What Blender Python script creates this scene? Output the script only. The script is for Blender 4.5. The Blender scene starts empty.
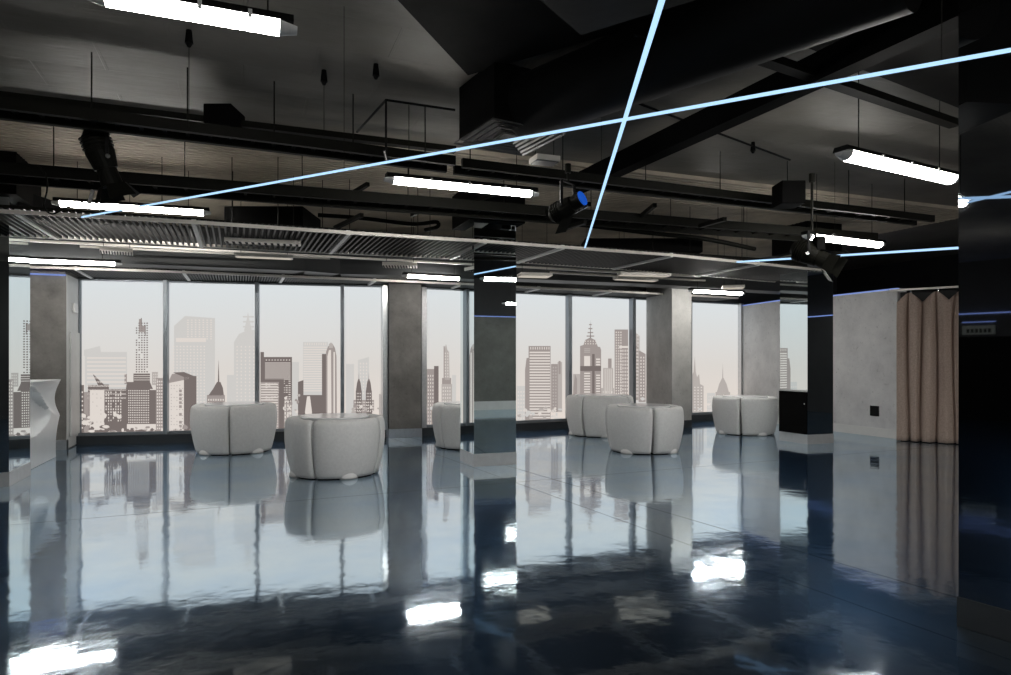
import bpy, bmesh, math, random
from mathutils import Vector, Matrix
random.seed(7)
scene = bpy.context.scene
C = scene.collection
F = 674.0; CX = 505.5; HZ = 360.0; EYE = 1.5
TH = math.radians(21.1); ct, st = math.cos(TH), math.sin(TH)

# ---------------------------------------------------------------- measuring helpers
def W(xc, zc, h=0.0):                    # surveyed (sideways, ahead, height) -> world
    return Vector((xc*ct + zc*st, zc*ct - xc*st, h))
def P(px, py, h):                        # sight line meets the level h
    zc = (h-EYE)*F/(HZ-py)
    return W((px-CX)/F*zc, zc, h)
def Q(px, py, zc):                       # sight line at a known distance ahead
    return W((px-CX)/F*zc, zc, EYE+(HZ-py)*zc/F)
# facade: two straight runs meeting behind the middle column
HX, HZC = -2.08, 13.3
LD = (-.9755, -.2198); RD = (.8926, .4509)
def fac(px):
    k = (px-CX)/F
    if px < 400:
        t = (HX-k*HZC)/(.9755-.2198*k); return -t
    return (k*HZC-HX)/(.8926-.4509*k)
HINGE = W(HX, HZC)
LW = W(*LD); RW = W(*RD)
def FP(s, h, off=0.0):                   # point on the facade, off metres into the room
    d = LW if s < 0 else RW
    p = HINGE + d*abs(s)
    n = Vector((-LW.y, LW.x, 0)) if s < 0 else Vector((RW.y, -RW.x, 0))
    if n.y > 0: n = -n
    p = p + n*off
    return Vector((p.x, p.y, h))
def fh(s, py):                           # height seen at image row py on the facade at s
    d = LD if s < 0 else RD
    zc = HZC + d[1]*abs(s)
    return EYE + (HZ-py)*zc/F

# ---------------------------------------------------------------- materials
def newmat(name):
    m = bpy.data.materials.new(name); m.use_nodes = True
    nt = m.node_tree; nt.nodes.clear()
    out = nt.nodes.new('ShaderNodeOutputMaterial')
    return m, nt, out
def N(nt, t, **kw):
    n = nt.nodes.new(t)
    for k, v in kw.items():
        if k in n.inputs.keys(): n.inputs[k].default_value = v
        else: setattr(n, k, v)
    return n
def coords(nt, scale=(1,1,1)):
    g = N(nt, 'ShaderNodeNewGeometry'); mp = N(nt, 'ShaderNodeMapping')
    mp.inputs['Scale'].default_value = scale
    nt.links.new(g.outputs['Position'], mp.inputs['Vector'])
    return mp.outputs[0]
def ramp(nt, fac_, stops):
    r = N(nt, 'ShaderNodeValToRGB'); e = r.color_ramp.elements
    while len(e) < len(stops): e.new(.5)
    for i, (p, c) in enumerate(stops):
        e[i].position = p; e[i].color = (*c, 1) if len(c) == 3 else c
    nt.links.new(fac_, r.inputs[0]); return r.outputs[0]
def noise(nt, vec, sc, det=4, rough=.6):
    n = N(nt, 'ShaderNodeTexNoise'); n.inputs['Scale'].default_value = sc
    n.inputs['Detail'].default_value = det; n.inputs['Roughness'].default_value = rough
    nt.links.new(vec, n.inputs['Vector']); return n.outputs['Fac']
def simple(name, col, rough=.5, metal=0.0, var=.12, vs=6, bump=0.0, bs=60, spec=.5):
    m, nt, out = newmat(name)
    b = N(nt, 'ShaderNodeBsdfPrincipled')
    v = coords(nt)
    n = noise(nt, v, vs)
    c = ramp(nt, n, [(.3, tuple(x*(1-var) for x in col)), (.7, tuple(min(1, x*(1+var)) for x in col))])
    nt.links.new(c, b.inputs['Base Color'])
    b.inputs['Roughness'].default_value = rough; b.inputs['Metallic'].default_value = metal
    b.inputs['Specular IOR Level'].default_value = spec
    if bump:
        bn = N(nt, 'ShaderNodeBump'); bn.inputs['Strength'].default_value = bump; bn.inputs['Distance'].default_value = .01
        nt.links.new(noise(nt, v, bs, 5), bn.inputs['Height']); nt.links.new(bn.outputs[0], b.inputs['Normal'])
    nt.links.new(b.outputs[0], out.inputs[0]); return m
def emit(name, col, s):
    m, nt, out = newmat(name); e = N(nt, 'ShaderNodeEmission')
    e.inputs[0].default_value = (*col, 1); e.inputs[1].default_value = s
    nt.links.new(e.outputs[0], out.inputs[0]); return m
def concrete(name, lo, mid, hi):
    m, nt, out = newmat(name); b = N(nt, 'ShaderNodeBsdfPrincipled'); v = coords(nt)
    c = ramp(nt, noise(nt, v, 2.2, 8, .68), [(.25, lo), (.5, mid), (.75, hi)])
    pit = noise(nt, v, 17, 3, .55)
    pm = ramp(nt, pit, [(.27, (0.6,)*3), (.38, (1,)*3)])
    mx = N(nt, 'ShaderNodeMix', data_type='RGBA', blend_type='MULTIPLY'); mx.inputs[0].default_value = .6
    nt.links.new(c, mx.inputs[6]); nt.links.new(pm, mx.inputs[7]); nt.links.new(mx.outputs[2], b.inputs['Base Color'])
    b.inputs['Roughness'].default_value = .62
    bn = N(nt, 'ShaderNodeBump'); bn.inputs['Strength'].default_value = .35; bn.inputs['Distance'].default_value = .01
    nt.links.new(noise(nt, v, 25, 6), bn.inputs['Height']); nt.links.new(bn.outputs[0], b.inputs['Normal'])
    nt.links.new(b.outputs[0], out.inputs[0]); return m
def floor_mat():
    m, nt, out = newmat('polished_floor'); v = coords(nt)
    mott = noise(nt, v, .9, 9, .65)
    fine = noise(nt, v, 7, 6, .7)
    # seams between the poured bays, as lines of the floor itself
    sep = N(nt, 'ShaderNodeSeparateXYZ'); nt.links.new(v, sep.inputs[0])
    def line(a, b_, w):
        nx, ny = -(b_.y-a.y), (b_.x-a.x); L = math.hypot(nx, ny); nx /= L; ny /= L; d = nx*a.x+ny*a.y
        m1 = N(nt, 'ShaderNodeMath', operation='MULTIPLY'); m1.inputs[1].default_value = nx; nt.links.new(sep.outputs[0], m1.inputs[0])
        m2 = N(nt, 'ShaderNodeMath', operation='MULTIPLY_ADD'); m2.inputs[1].default_value = ny
        nt.links.new(sep.outputs[1], m2.inputs[0]); nt.links.new(m1.outputs[0], m2.inputs[2])
        m3 = N(nt, 'ShaderNodeMath', operation='SUBTRACT'); m3.inputs[1].default_value = d; nt.links.new(m2.outputs[0], m3.inputs[0])
        m4 = N(nt, 'ShaderNodeMath', operation='ABSOLUTE'); nt.links.new(m3.outputs[0], m4.inputs[0])
        m5 = N(nt, 'ShaderNodeMath', operation='LESS_THAN'); m5.inputs[1].default_value = w; nt.links.new(m4.outputs[0], m5.inputs[0])
        return m5.outputs[0]
    l1 = line(P(955,597,0), P(566,483,0), .008); l2 = line(P(80,519,0), P(400,492,0), .008)
    l3 = line(P(955,640,0), P(430,452,0), .006)
    mxm = N(nt, 'ShaderNodeMath', operation='MAXIMUM'); nt.links.new(l1, mxm.inputs[0]); nt.links.new(l2, mxm.inputs[1])
    mx3 = N(nt, 'ShaderNodeMath', operation='MAXIMUM'); nt.links.new(mxm.outputs[0], mx3.inputs[0]); nt.links.new(l3, mx3.inputs[1])
    seam = mx3.outputs[0]
    bump = N(nt, 'ShaderNodeBump'); bump.inputs['Strength'].default_value = .06; bump.inputs['Distance'].default_value = .05
    bn = noise(nt, v, 2.1, 3, .5); nt.links.new(bn, bump.inputs['Height'])
    bump2 = N(nt, 'ShaderNodeBump'); bump2.inputs['Strength'].default_value = .03; bump2.inputs['Distance'].default_value = .01
    nt.links.new(noise(nt, v, 14, 4, .6), bump2.inputs['Height']); nt.links.new(bump.outputs[0], bump2.inputs['Normal'])
    # diffuse stain
    dif = N(nt, 'ShaderNodeBsdfDiffuse')
    nt.links.new(ramp(nt, mott, [(.3, (.003,.005,.008)), (.5, (.007,.011,.017)), (.72, (.016,.020,.026))]), dif.inputs[0])
    g1 = N(nt, 'ShaderNodeBsdfGlossy'); nt.links.new(bump2.outputs[0], g1.inputs['Normal'])
    nt.links.new(ramp(nt, mott, [(.3, (.74,.88,1.0)), (.6, (.87,.965,1.0))]), g1.inputs['Color'])
    r = ramp(nt, fine, [(.3, (.035,)*3), (.7, (.09,)*3)]); nt.links.new(r, g1.inputs['Roughness'])
    g2 = N(nt, 'ShaderNodeBsdfGlossy'); g2.inputs['Roughness'].default_value = .34; g2.inputs['Color'].default_value = (.14,.33,.66,1)
    nt.links.new(bump.outputs[0], g2.inputs['Normal'])
    mg = N(nt, 'ShaderNodeMixShader'); mg.inputs[0].default_value = .12
    nt.links.new(g1.outputs[0], mg.inputs[1]); nt.links.new(g2.outputs[0], mg.inputs[2])
    lw = N(nt, 'ShaderNodeLayerWeight'); lw.inputs['Blend'].default_value = .5
    fr = ramp(nt, lw.outputs['Facing'], [(0.0, (.05,)*3), (.55, (.14,)*3), (.63, (.34,)*3), (.69, (.84,)*3), (.80, (.96,)*3), (1.0, (.99,)*3)])
    sm = N(nt, 'ShaderNodeMath', operation='MULTIPLY_ADD'); sm.inputs[1].default_value = -.45; sm.inputs[2].default_value = 1
    nt.links.new(seam, sm.inputs[0])
    fm = N(nt, 'ShaderNodeMath', operation='MULTIPLY'); nt.links.new(fr, fm.inputs[0]); nt.links.new(sm.outputs[0], fm.inputs[1])
    mx = N(nt, 'ShaderNodeMixShader'); nt.links.new(fm.outputs[0], mx.inputs[0])
    nt.links.new(dif.outputs[0], mx.inputs[1]); nt.links.new(mg.outputs[0], mx.inputs[2])
    nt.links.new(mx.outputs[0], out.inputs[0]); return m
def slab_mat():
    m, nt, out = newmat('ceiling_foil'); v = coords(nt); b = N(nt, 'ShaderNodeBsdfPrincipled')
    nt.links.new(ramp(nt, noise(nt, v, .8, 6, .6), [(.3, (.17,.16,.142)), (.7, (.29,.27,.24))]), b.inputs['Base Color'])
    b.inputs['Roughness'].default_value = .45; b.inputs['Specular IOR Level'].default_value = .22
    bn = N(nt, 'ShaderNodeBump'); bn.inputs['Strength'].default_value = .3; bn.inputs['Distance'].default_value = .06
    vs = coords(nt, (.7, 2.2, 1)); nt.links.new(noise(nt, vs, 1.6, 4, .55), bn.inputs['Height'])
    br = N(nt, 'ShaderNodeTexBrick'); br.inputs['Scale'].default_value = .45; br.inputs['Mortar Size'].default_value = .006
    br.inputs['Color1'].default_value = (1,1,1,1); br.inputs['Color2'].default_value = (1,1,1,1); br.inputs['Mortar'].default_value = (0,0,0,1)
    nt.links.new(v, br.inputs['Vector'])
    b2 = N(nt, 'ShaderNodeBump'); b2.inputs['Strength'].default_value = .8; b2.inputs['Distance'].default_value = .02
    nt.links.new(br.outputs[0], b2.inputs['Height']); nt.links.new(bn.outputs[0], b2.inputs['Normal'])
    nt.links.new(b2.outputs[0], b.inputs['Normal']); nt.links.new(b.outputs[0], out.inputs[0]); return m
def mirror_mat(name, col, rough):
    m, nt, out = newmat(name); v = coords(nt)
    g = N(nt, 'ShaderNodeBsdfGlossy'); g.inputs['Roughness'].default_value = rough
    nt.links.new(ramp(nt, noise(nt, v, 3, 3), [(.2, tuple(x*.97 for x in col)), (.8, col)]), g.inputs['Color'])
    nt.links.new(g.outputs[0], out.inputs[0]); return m
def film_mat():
    # printed film, daylight put in as glow: pale grey above, printed beige haze below
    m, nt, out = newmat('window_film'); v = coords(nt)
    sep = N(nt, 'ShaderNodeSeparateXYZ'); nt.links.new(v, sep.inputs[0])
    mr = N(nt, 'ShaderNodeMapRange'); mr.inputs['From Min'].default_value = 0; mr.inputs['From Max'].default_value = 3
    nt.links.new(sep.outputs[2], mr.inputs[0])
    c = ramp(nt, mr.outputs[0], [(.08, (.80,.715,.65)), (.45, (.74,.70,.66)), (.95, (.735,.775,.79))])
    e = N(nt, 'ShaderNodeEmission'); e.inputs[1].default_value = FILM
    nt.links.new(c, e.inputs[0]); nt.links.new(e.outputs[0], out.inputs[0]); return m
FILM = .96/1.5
M = {}; INK = .88/1.5
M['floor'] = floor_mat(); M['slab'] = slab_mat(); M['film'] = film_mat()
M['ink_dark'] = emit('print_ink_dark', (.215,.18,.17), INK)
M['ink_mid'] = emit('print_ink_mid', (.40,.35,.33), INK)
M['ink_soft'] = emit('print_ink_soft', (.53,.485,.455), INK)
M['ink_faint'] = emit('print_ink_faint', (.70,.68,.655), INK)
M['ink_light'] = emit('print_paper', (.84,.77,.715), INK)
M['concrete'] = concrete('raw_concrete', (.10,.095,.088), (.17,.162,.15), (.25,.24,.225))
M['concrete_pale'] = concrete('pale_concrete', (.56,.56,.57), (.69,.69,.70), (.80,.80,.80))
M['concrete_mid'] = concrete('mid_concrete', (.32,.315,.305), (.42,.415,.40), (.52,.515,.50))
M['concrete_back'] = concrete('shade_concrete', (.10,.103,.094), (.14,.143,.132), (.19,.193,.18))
M['bay'] = simple('near_black_slab', (.016,.0155,.015), .7, 0, .3, 2, spec=.08)
M['mirror'] = mirror_mat('mirror_cladding', (.80,.87,.88), .012)
M['mirror_dark'] = mirror_mat('smoked_mirror', (.42,.44,.46), .02)
M['steel'] = simple('brushed_steel', (.62,.63,.64), .28, 1.0, .08, 20)
M['alu'] = simple('window_aluminium', (.30,.33,.36), .42, .7, .06, 5)
M['sill'] = simple('dark_sill', (.035,.04,.045), .4, .3, .1, 5)
M['black'] = simple('matt_black', (.004,.004,.004), .7, 0, .2, 5, spec=.06)
M['black_wall'] = simple('black_wall', (.012,.012,.014), .6, 0, .2, 3)
M['tray'] = simple('black_steel_tray', (.008,.008,.006), .5, 0, .2, 8, spec=.10)
M['duct'] = simple('dark_duct', (.008,.008,.008), .5, 0, .2, 3, .2, 6, spec=.14)
M['bulk'] = simple('charcoal_bulkhead', (.045,.048,.05), .5, 0, .1, 2)
M['pale_frame'] = simple('pale_grid_metal', (.80,.76,.70), .4, .2, .08, 6)
M['slat'] = simple('grille_slat', (.022,.021,.02), .5, 0, .1, 6)
M['grey_panel'] = simple('grey_painted_panel', (.66,.67,.66), .45, 0, .05, 5)
M['seat'] = simple('white_moulded_shell', (.88,.88,.875), .5, 0, .05, 30, .15, 220)
M['foot'] = simple('white_foot', (.78,.78,.77), .4, 0, .03, 5)
M['table'] = simple('white_tabletop', (.90,.92,.94), .14, 0, .03, 5)
M['counter'] = simple('white_glossy_counter', (.90,.94,.97), .3, 0, .04, 3)
M['lamp'] = emit('fluorescent_tube', (1.0,.97,.92), 34.0)
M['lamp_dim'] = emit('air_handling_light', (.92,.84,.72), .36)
M['acrylic'] = simple('clear_end_acrylic', (.75,.76,.76), .25, 0, .05, 20)
M['led'] = emit('led_blue_white', (.42,.67,1.0), .88)
M['led_soft'] = emit('led_cove_blue', (.30,.42,.95), .45)
M['lens'] = simple('blue_gel', (.01,.06,.38), .25, 0, .1, 5)
M['lens'].node_tree.nodes['Principled BSDF'].inputs['Emission Color'].default_value = (.01,.09,.5,1)
M['lens'].node_tree.nodes['Principled BSDF'].inputs['Emission Strength'].default_value = .5
M['curtain'] = simple('taupe_velvet', (.50,.39,.33), .8, 0, .15, 40, .2, 300, spec=.2)
M['label'] = simple('sign_face', (.32,.34,.30), .5, 0, .05, 5)
M['ring'] = simple('dull_grey_louvre', (.16,.16,.155), .5, .3, .05, 5)
M['deck'] = simple('beige_deck', (.52,.46,.37), .7, 0, .2, 2, .3, 40)
M['skirt'] = simple('satin_steel_skirting', (.72,.73,.73), .35, .55, .06, 10)
M['chrome'] = simple('chrome', (.8,.8,.8), .12, 1.0, .02, 5)

# ---------------------------------------------------------------- mesh helpers
def link(name, me, mats, parent=None, smooth=False):
    o = bpy.data.objects.new(name, me); C.objects.link(o)
    for m in (mats if isinstance(mats, (list, tuple)) else [mats]): me.materials.append(m)
    if smooth:
        for p in me.polygons: p.use_smooth = True
    if parent is not None:
        o.parent = parent
        if parent.type == 'EMPTY' or True:
            o.matrix_parent_inverse = Matrix.Identity(4)
            base = parent.get('_base')
            if base is not None:
                off = Vector(base); me.transform(Matrix.Translation(-off))
    return o
class B:
    def __init__(s): s.bm = bmesh.new(); s.mi = 0
    def poly(s, pts):
        try:
            f = s.bm.faces.new([s.bm.verts.new(p) for p in pts]); f.material_index = s.mi; return f
        except ValueError: return None
    def hexa(s, lo, hi):                 # two rings of the same length -> closed prism
        a = [s.bm.verts.new(p) for p in lo]; b = [s.bm.verts.new(p) for p in hi]; n = len(a)
        fs = [s.bm.faces.new(a[::-1]), s.bm.faces.new(b)]
        for i in range(n): fs.append(s.bm.faces.new([a[i], a[(i+1)%n], b[(i+1)%n], b[i]]))
        for f in fs: f.material_index = s.mi
        return fs
    def box(s, x0, x1, y0, y1, z0, z1):
        r = [(x0,y0),(x1,y0),(x1,y1),(x0,y1)]
        s.hexa([(x,y,z0) for x,y in r], [(x,y,z1) for x,y in r])
    def bar(s, a, b, w, h, up=Vector((0,0,1))):   # rectangular bar a->b, width w, height h centred
        a, b = Vector(a), Vector(b); d = (b-a).normalized()
        u = up
        if abs(d.dot(u)) > .95: u = Vector((0,1,0))
        r = d.cross(u).normalized(); u = r.cross(d).normalized()
        k = [(-1,-1),(1,-1),(1,1),(-1,1)]
        s.hexa([a+r*(w/2*i)+u*(h/2*j) for i,j in k], [b+r*(w/2*i)+u*(h/2*j) for i,j in k])
    def tube(s, a, b, r0, r1=None, n=12, caps=True):
        a, b = Vector(a), Vector(b); r1 = r0 if r1 is None else r1; d = (b-a).normalized()
        u = Vector((0,0,1)) if abs(d.z) < .9 else Vector((0,1,0))
        x = d.cross(u).normalized(); y = x.cross(d)
        def ring(c, r): return [c+x*(r*math.cos(2*math.pi*i/n))+y*(r*math.sin(2*math.pi*i/n)) for i in range(n)]
        s.hexa(ring(a, r0), ring(b, r1))
    def path(s, pts, r, n=8):
        for i in range(len(pts)-1): s.tube(pts[i], pts[i+1], r, n=n)
    def done(s, name, mats, parent=None, smooth=False, bevel=0):
        bmesh.ops.recalc_face_normals(s.bm, faces=s.bm.faces)
        me = bpy.data.meshes.new(name); s.bm.to_mesh(me); s.bm.free()
        o = link(name, me, mats, parent, smooth)
        if bevel:
            md = o.modifiers.new('bevel', 'BEVEL'); md.width = bevel; md.segments = 2; md.limit_method = 'ANGLE'
        return o
def tag(o, label=None, cat=None, group=None, kind=None):
    if label: o['label'] = label
    if cat: o['category'] = cat
    if group: o['group'] = group
    if kind: o['kind'] = kind
    return o
def thing(name, loc, label=None, cat=None, group=None, kind=None):
    o = bpy.data.objects.new(name, None); C.objects.link(o); o.location = loc; o.empty_display_size = .2
    o['_base'] = tuple(loc)
    return tag(o, label, cat, group, kind)
def struct(o): o['kind'] = 'structure'; return o

# ---------------------------------------------------------------- room shell
XL, XR, YB, HC = -12.0, 15.6, -1.3, 4.0
SL = -15.6; SR = 13.2
pl, pr = FP(SL,0,-.3), FP(SR,0,-.3)
outline = [(XL-.2,YB-.2),(XR+.2,YB-.2),(XR+.2,pr.y+.3),(HINGE.x,HINGE.y+.35),(XL-.2,pl.y+.3)]
b = B(); b.hexa([(x,y,-.15) for x,y in outline], [(x,y,0) for x,y in outline]); struct(b.done('floor', M['floor']))
b = B(); b.hexa([(x,y,HC) for x,y in outline], [(x,y,HC+.15) for x,y in outline]); struct(b.done('ceiling', M['slab']))
b = B(); b.box(XL-.2, XL, YB-.2, pl.y, 0, HC); struct(b.done('wall_left', M['black_wall']))
b = B(); b.box(XR, XR+.2, YB-.2, pr.y, 0, HC); struct(b.done('wall_right', M['black_wall']))
b = B(); b.box(XL, XR, YB-.2, YB, 0, HC); struct(b.done('wall_rear', M['black_wall']))
# lower concrete screen wall behind the viewpoint (seen in the pillar's mirror)
b = B(); b.box(3.4, 12.2, YB, YB+.15, 0, 2.8); struct(b.done('wall_rear_lining', M['concrete_back']))
b = B(); b.box(3.4, 12.2, YB+.15, YB+.17, 0, .26); struct(b.done('baseboard_rear', M['grey_panel']))
b = B(); b.box(3.4, 12.2, YB+.02, YB+.10, 2.80, 2.83); struct(b.done('trim_1', M['led_soft']))
# left lining with cove light
b = B(); b.box(XL, XL+.15, YB, 11.0, 0, 2.65); struct(b.done('wall_left_lining', M['black_wall']))
b = B(); b.box(XL+.02, XL+.17, YB, 11.0, 2.65, 2.68); struct(b.done('trim_2', M['led_soft']))
b = B(); b.box(XL+.15, XL+.19, 5.3, 6.9, 0, 2.08); struct(b.done('door_1', M['black']))
b = B(); b.box(XR-.15, XR, YB, 8.0, 0, 2.75); struct(b.done('wall_right_lining', M['black_wall']))
b = B(); b.box(XR-.17, XR-.02, YB, 8.0, 2.75, 2.78); struct(b.done('trim_3', M['led_soft']))

b = B(); 
for i in range(60):
    y_ = 7.6+i*.1
    b.box(-11.9, 11.5, y_, y_+.06, HC-.055, HC-.03)
b.box(-11.9, 11.5, 7.6, 13.6, HC-.03, HC-.001)
struct(b.done('ceiling_deck', M['deck']))
q0 = P(396,-6,HC); q1 = P(468,72,HC)
bay = [(q1.x,q1.y),(3.0,3.9),(12,5.6),(12,YB),(q0.x,YB),(q0.x,q0.y)]
b = B(); b.hexa([(x,y,HC-.03) for x,y in bay], [(x,y,HC-.001) for x,y in bay]); struct(b.done('ceiling_black_bay', M['bay']))  # slab made near black over this section
# facade: head wall over the glass
HW = 2.95
def frun(s0, s1, h0, h1, o0, o1, name, mat, parent=None, bevel=0):
    b = B()
    b.hexa([FP(s0,h0,o0),FP(s1,h0,o0),FP(s1,h0,o1),FP(s0,h0,o1)], [FP(s0,h1,o0),FP(s1,h1,o0),FP(s1,h1,o1),FP(s0,h1,o1)])
    return b.done(name, mat, parent, bevel=bevel)
struct(frun(SL, -.001, HW, HC, -.25, .02, 'wall_front_head', M['bulk']))
struct(frun(.001, SR, HW, HC, -.25, .02, 'wall_front_head_right', M['bulk']))
sRend = fac(740)
struct(frun(sRend, SR, 0, HW, -.25, .0, 'wall_front', M['black_wall']))
# windows: image columns of the clear panes
panes = []
sL80 = fac(80)
cuts_left = [sL80-3.3, sL80-1.65, sL80, fac(167.5), fac(258), fac(342.5), fac(386)]
sR = [fac(420), fac(491), fac(566.5), fac(630), fac(690), fac(739)]
win = 0
WIN = {}
def window(s0, s1, label):
    global win
    win += 1
    c = FP((s0+s1)/2, 0)
    t = thing('window_%d' % win, c, kind='structure'); t['label'] = label
    g = .03
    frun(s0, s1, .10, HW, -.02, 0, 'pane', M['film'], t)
    b = B()
    def r(sa, sb, ha, hb, oa, ob): b.hexa([FP(sa,ha,oa),FP(sb,ha,oa),FP(sb,ha,ob),FP(sa,ha,ob)], [FP(sa,hb,oa),FP(sb,hb,oa),FP(sb,hb,ob),FP(sa,hb,ob)])
    r(s0, s0+g, .16, HW, .001, .05); r(s1-g, s1, .16, HW, .001, .05)
    r(s0, s1, .155, .20, .001, .06); r(s0, s1, HW-.03, HW, .001, .05)
    b.done('window_frame', M['alu'], t)
    WIN[win] = (t, s0, s1)
    return t
for i in range(6): window(cuts_left[i], cuts_left[i+1], 'tall window with printed skyline film, left run')
for i in range(5): window(sR[i], sR[i+1], 'tall window with printed skyline film, right run')
# mullions
k = 0
for s in [sL80-1.65, fac(167.5), fac(258), fac(342.5), fac(491), fac(566.5), fac(630)]:
    k += 1
    w = .035 if s < 0 else .045
    struct(frun(s-w, s+w, .0, HW, .04, .17, 'trim_%d' % (3+k), M['alu'], bevel=.006))
for s in [fac(386)+.05, fac(420)+.05, fac(739)]:
    k += 1
    struct(frun(s-.05, s+.05, .0, HW, .01, .12, 'trim_%d' % (3+k), M['steel']))
struct(frun(cuts_left[0], fac(386), 0, .155, 0, .19, 'baseboard_front_left', M['sill']))
struct(frun(fac(420), fac(739), 0, .155, 0, .19, 'baseboard_front_right', M['sill']))
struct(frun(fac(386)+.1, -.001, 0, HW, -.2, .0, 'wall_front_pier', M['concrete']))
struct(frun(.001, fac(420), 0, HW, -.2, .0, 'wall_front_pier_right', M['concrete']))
struct(frun(SL, cuts_left[0], 0, HW, -.2, .0, 'wall_front_end', M['black_wall']))

# ---------------------------------------------------------------- printed skyline
class Print:
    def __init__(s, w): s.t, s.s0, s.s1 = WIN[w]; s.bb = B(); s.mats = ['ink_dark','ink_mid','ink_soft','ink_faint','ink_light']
    def poly(s, pts, ink, lay=1):
        s.bb.mi = s.mats.index('ink_'+ink); q = []
        for x, y in pts:
            u = fac(x); h = fh(u, y); u = max(s.s0+.03, min(s.s1-.03, u)); h = max(.2, min(2.9, h))
            q.append(FP(u, h, .002+.0012*lay))
        a = sum(((q[i]-q[0]).cross(q[i-1]-q[0])).length for i in range(2, len(q)))
        if a > 1e-5: s.bb.poly(q)
    def rect(s, x0, y0, x1, y1, ink, lay=1): s.poly([(x0,y1),(x1,y1),(x1,y0),(x0,y0)], ink, lay)
    def grid(s, x0, y0, x1, y1, nx, ny, ink, fx=.55, fy=.55, lay=2, skip=0.0):
        dx = (x1-x0)/nx; dy = (y1-y0)/ny
        for i in range(nx):
            for j in range(ny):
                if random.random() < skip: continue
                s.rect(x0+dx*(i+.5-fx/2), y0+dy*(j+.5-fy/2), x0+dx*(i+.5+fx/2), y0+dy*(j+.5+fy/2), ink, lay)
    def blob(s, cx, cy, rx, ry, ink, lay=3):
        n = random.choice([6,7,8]); s.poly([(cx+rx*random.uniform(.65,1.1)*math.cos(6.283*i/n), cy+ry*random.uniform(.65,1.1)*math.sin(6.283*i/n)) for i in range(n)], ink, lay)
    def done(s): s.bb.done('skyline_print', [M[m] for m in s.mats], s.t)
# pane 3 in the list = first one right of the left column
p = Print(3)
p.rect(85,352,127,437,'faint',0); p.grid(87,356,126,400,1,11,'light',1,.35,1)
p.poly([(84,350),(100,346),(101,352),(84,356)],'faint',0)
p.rect(79,385,84,437,'dark'); p.grid(79.5,390,84,430,1,9,'light',.6,.35)
p.rect(84,392,90,437,'mid')
p.poly([(88,389),(109,389),(109,384.5),(104,384.5),(92.5,373.5),(98,385),(88,385)],'dark')
p.rect(88,389,127,437,'dark'); p.rect(90,390,104.5,430,'light',2); p.grid(91,392,103,428,3,9,'soft',.15,.3,3,.5)
p.grid(105,391,122,422,7,11,'light',.45,.62,2,.25)
p.grid(135.3,322,148.5,373,5,21,'dark',.55,.5,1,.08)
p.poly([(139,322),(139,319),(142,319),(142,326),(145,326),(145,332),(139,332)],'mid',1)
p.rect(141,318,141.8,325,'dark'); p.rect(145,325,145.7,336,'dark')
p.rect(133.5,373.5,150,382,'dark'); p.grid(134,374.5,150,381,1,3,'light',1,.25)
p.poly([(127,382),(150,382),(153,389),(126,389)],'dark'); p.rect(124.5,374,127,384,'mid')
p.rect(127,388,150,437,'dark'); p.grid(128,389.5,149.5,426,12,15,'light',.55,.5,2)
p.rect(150,390,156,437,'dark',2); p.rect(156,378,165,437,'mid'); p.grid(156.5,380,165,430,4,16,'light',.6,.5)
p.rect(152,372,158,385,'soft',0); p.grid(153,373,158,384,3,4,'light',.4,.5)
p.rect(127,424,156,430,'light',3)
for i in range(46): p.blob(random.uniform(80,127), random.uniform(414,436), random.uniform(1.5,4.5), random.uniform(1.5,3.5), random.choice(['dark','dark','light']), random.choice([3,4]))
for i in range(24): p.blob(random.uniform(127,165), random.uniform(427,436), random.uniform(1.2,3.5), random.uniform(1,2.6), random.choice(['dark','light','mid']), random.choice([3,4]))
p.done()
p = Print(4)
p.poly([(174,437),(174,326),(185,316),(213,318),(215,318),(215,437)],'faint',0)
p.grid(186,319,213,340,7,9,'light',.4,.5,1); p.grid(172,345,206,437,10,30,'light',.4,.45,1)
p.rect(176,338,206,342,'light',1)
p.poly([(234,437),(234,342),(239,334),(248,330),(256,330),(256,437)],'faint',0); p.grid(235,345,256,430,5,24,'light',.3,.4,1)
p.poly([(244,331),(247,318),(248,312),(249,318),(252,331)],'faint',0)
for y in (316,321,326): p.rect(243,y,254,y+1.5,'faint',0)
p.rect(169,377,185,437,'ink_light'[4:],1); p.poly([(169,380),(172,374),(184,372.5),(189,377),(189,379),(169,383)],'mid',2)
p.rect(184,376,196.5,437,'dark',2); p.poly([(173,372.5),(184,372),(196.5,377),(184,377)],'dark',3)
p.grid(170,384,184,432,5,16,'soft',.35,.3,3,.4); p.grid(179,385,182,432,1,12,'mid',.9,.7,3,.1)
p.poly([(217.7,388),(218.6,359),(219.6,388)],'dark',2)
p.poly([(208,396),(213,389),(217,382),(220.5,382),(223,388),(224,396)],'dark',2)
p.rect(207,395,225,437,'mid',2); p.grid(207.5,398,224.5,430,7,9,'light',.5,.5,3)
p.rect(227,375,234,437,'faint',0)
for i in range(16): p.blob(random.uniform(170,196), random.uniform(426,436), random.uniform(1,3), random.uniform(1,3), random.choice(['mid','light']), 4)
p.done()
p = Print(5)
p.rect(303,342,328,437,'faint',0); p.grid(303.5,346,327,392,1,19,'light',1,.45,1); p.grid(304,342,327,346,10,1,'light',.4,.6,1)
p.rect(288,362,299,437,'faint',0)
p.rect(260.5,352,264,437,'dark'); p.rect(263.5,357,292,403,'dark'); p.grid(265,362,290.5,380,1,9,'light',1,.4,2)
p.grid(265,359,291,361,9,1,'light',.4,.5,2); p.grid(265,380,291,400,9,9,'light',.7,.35,2,.3)
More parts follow.
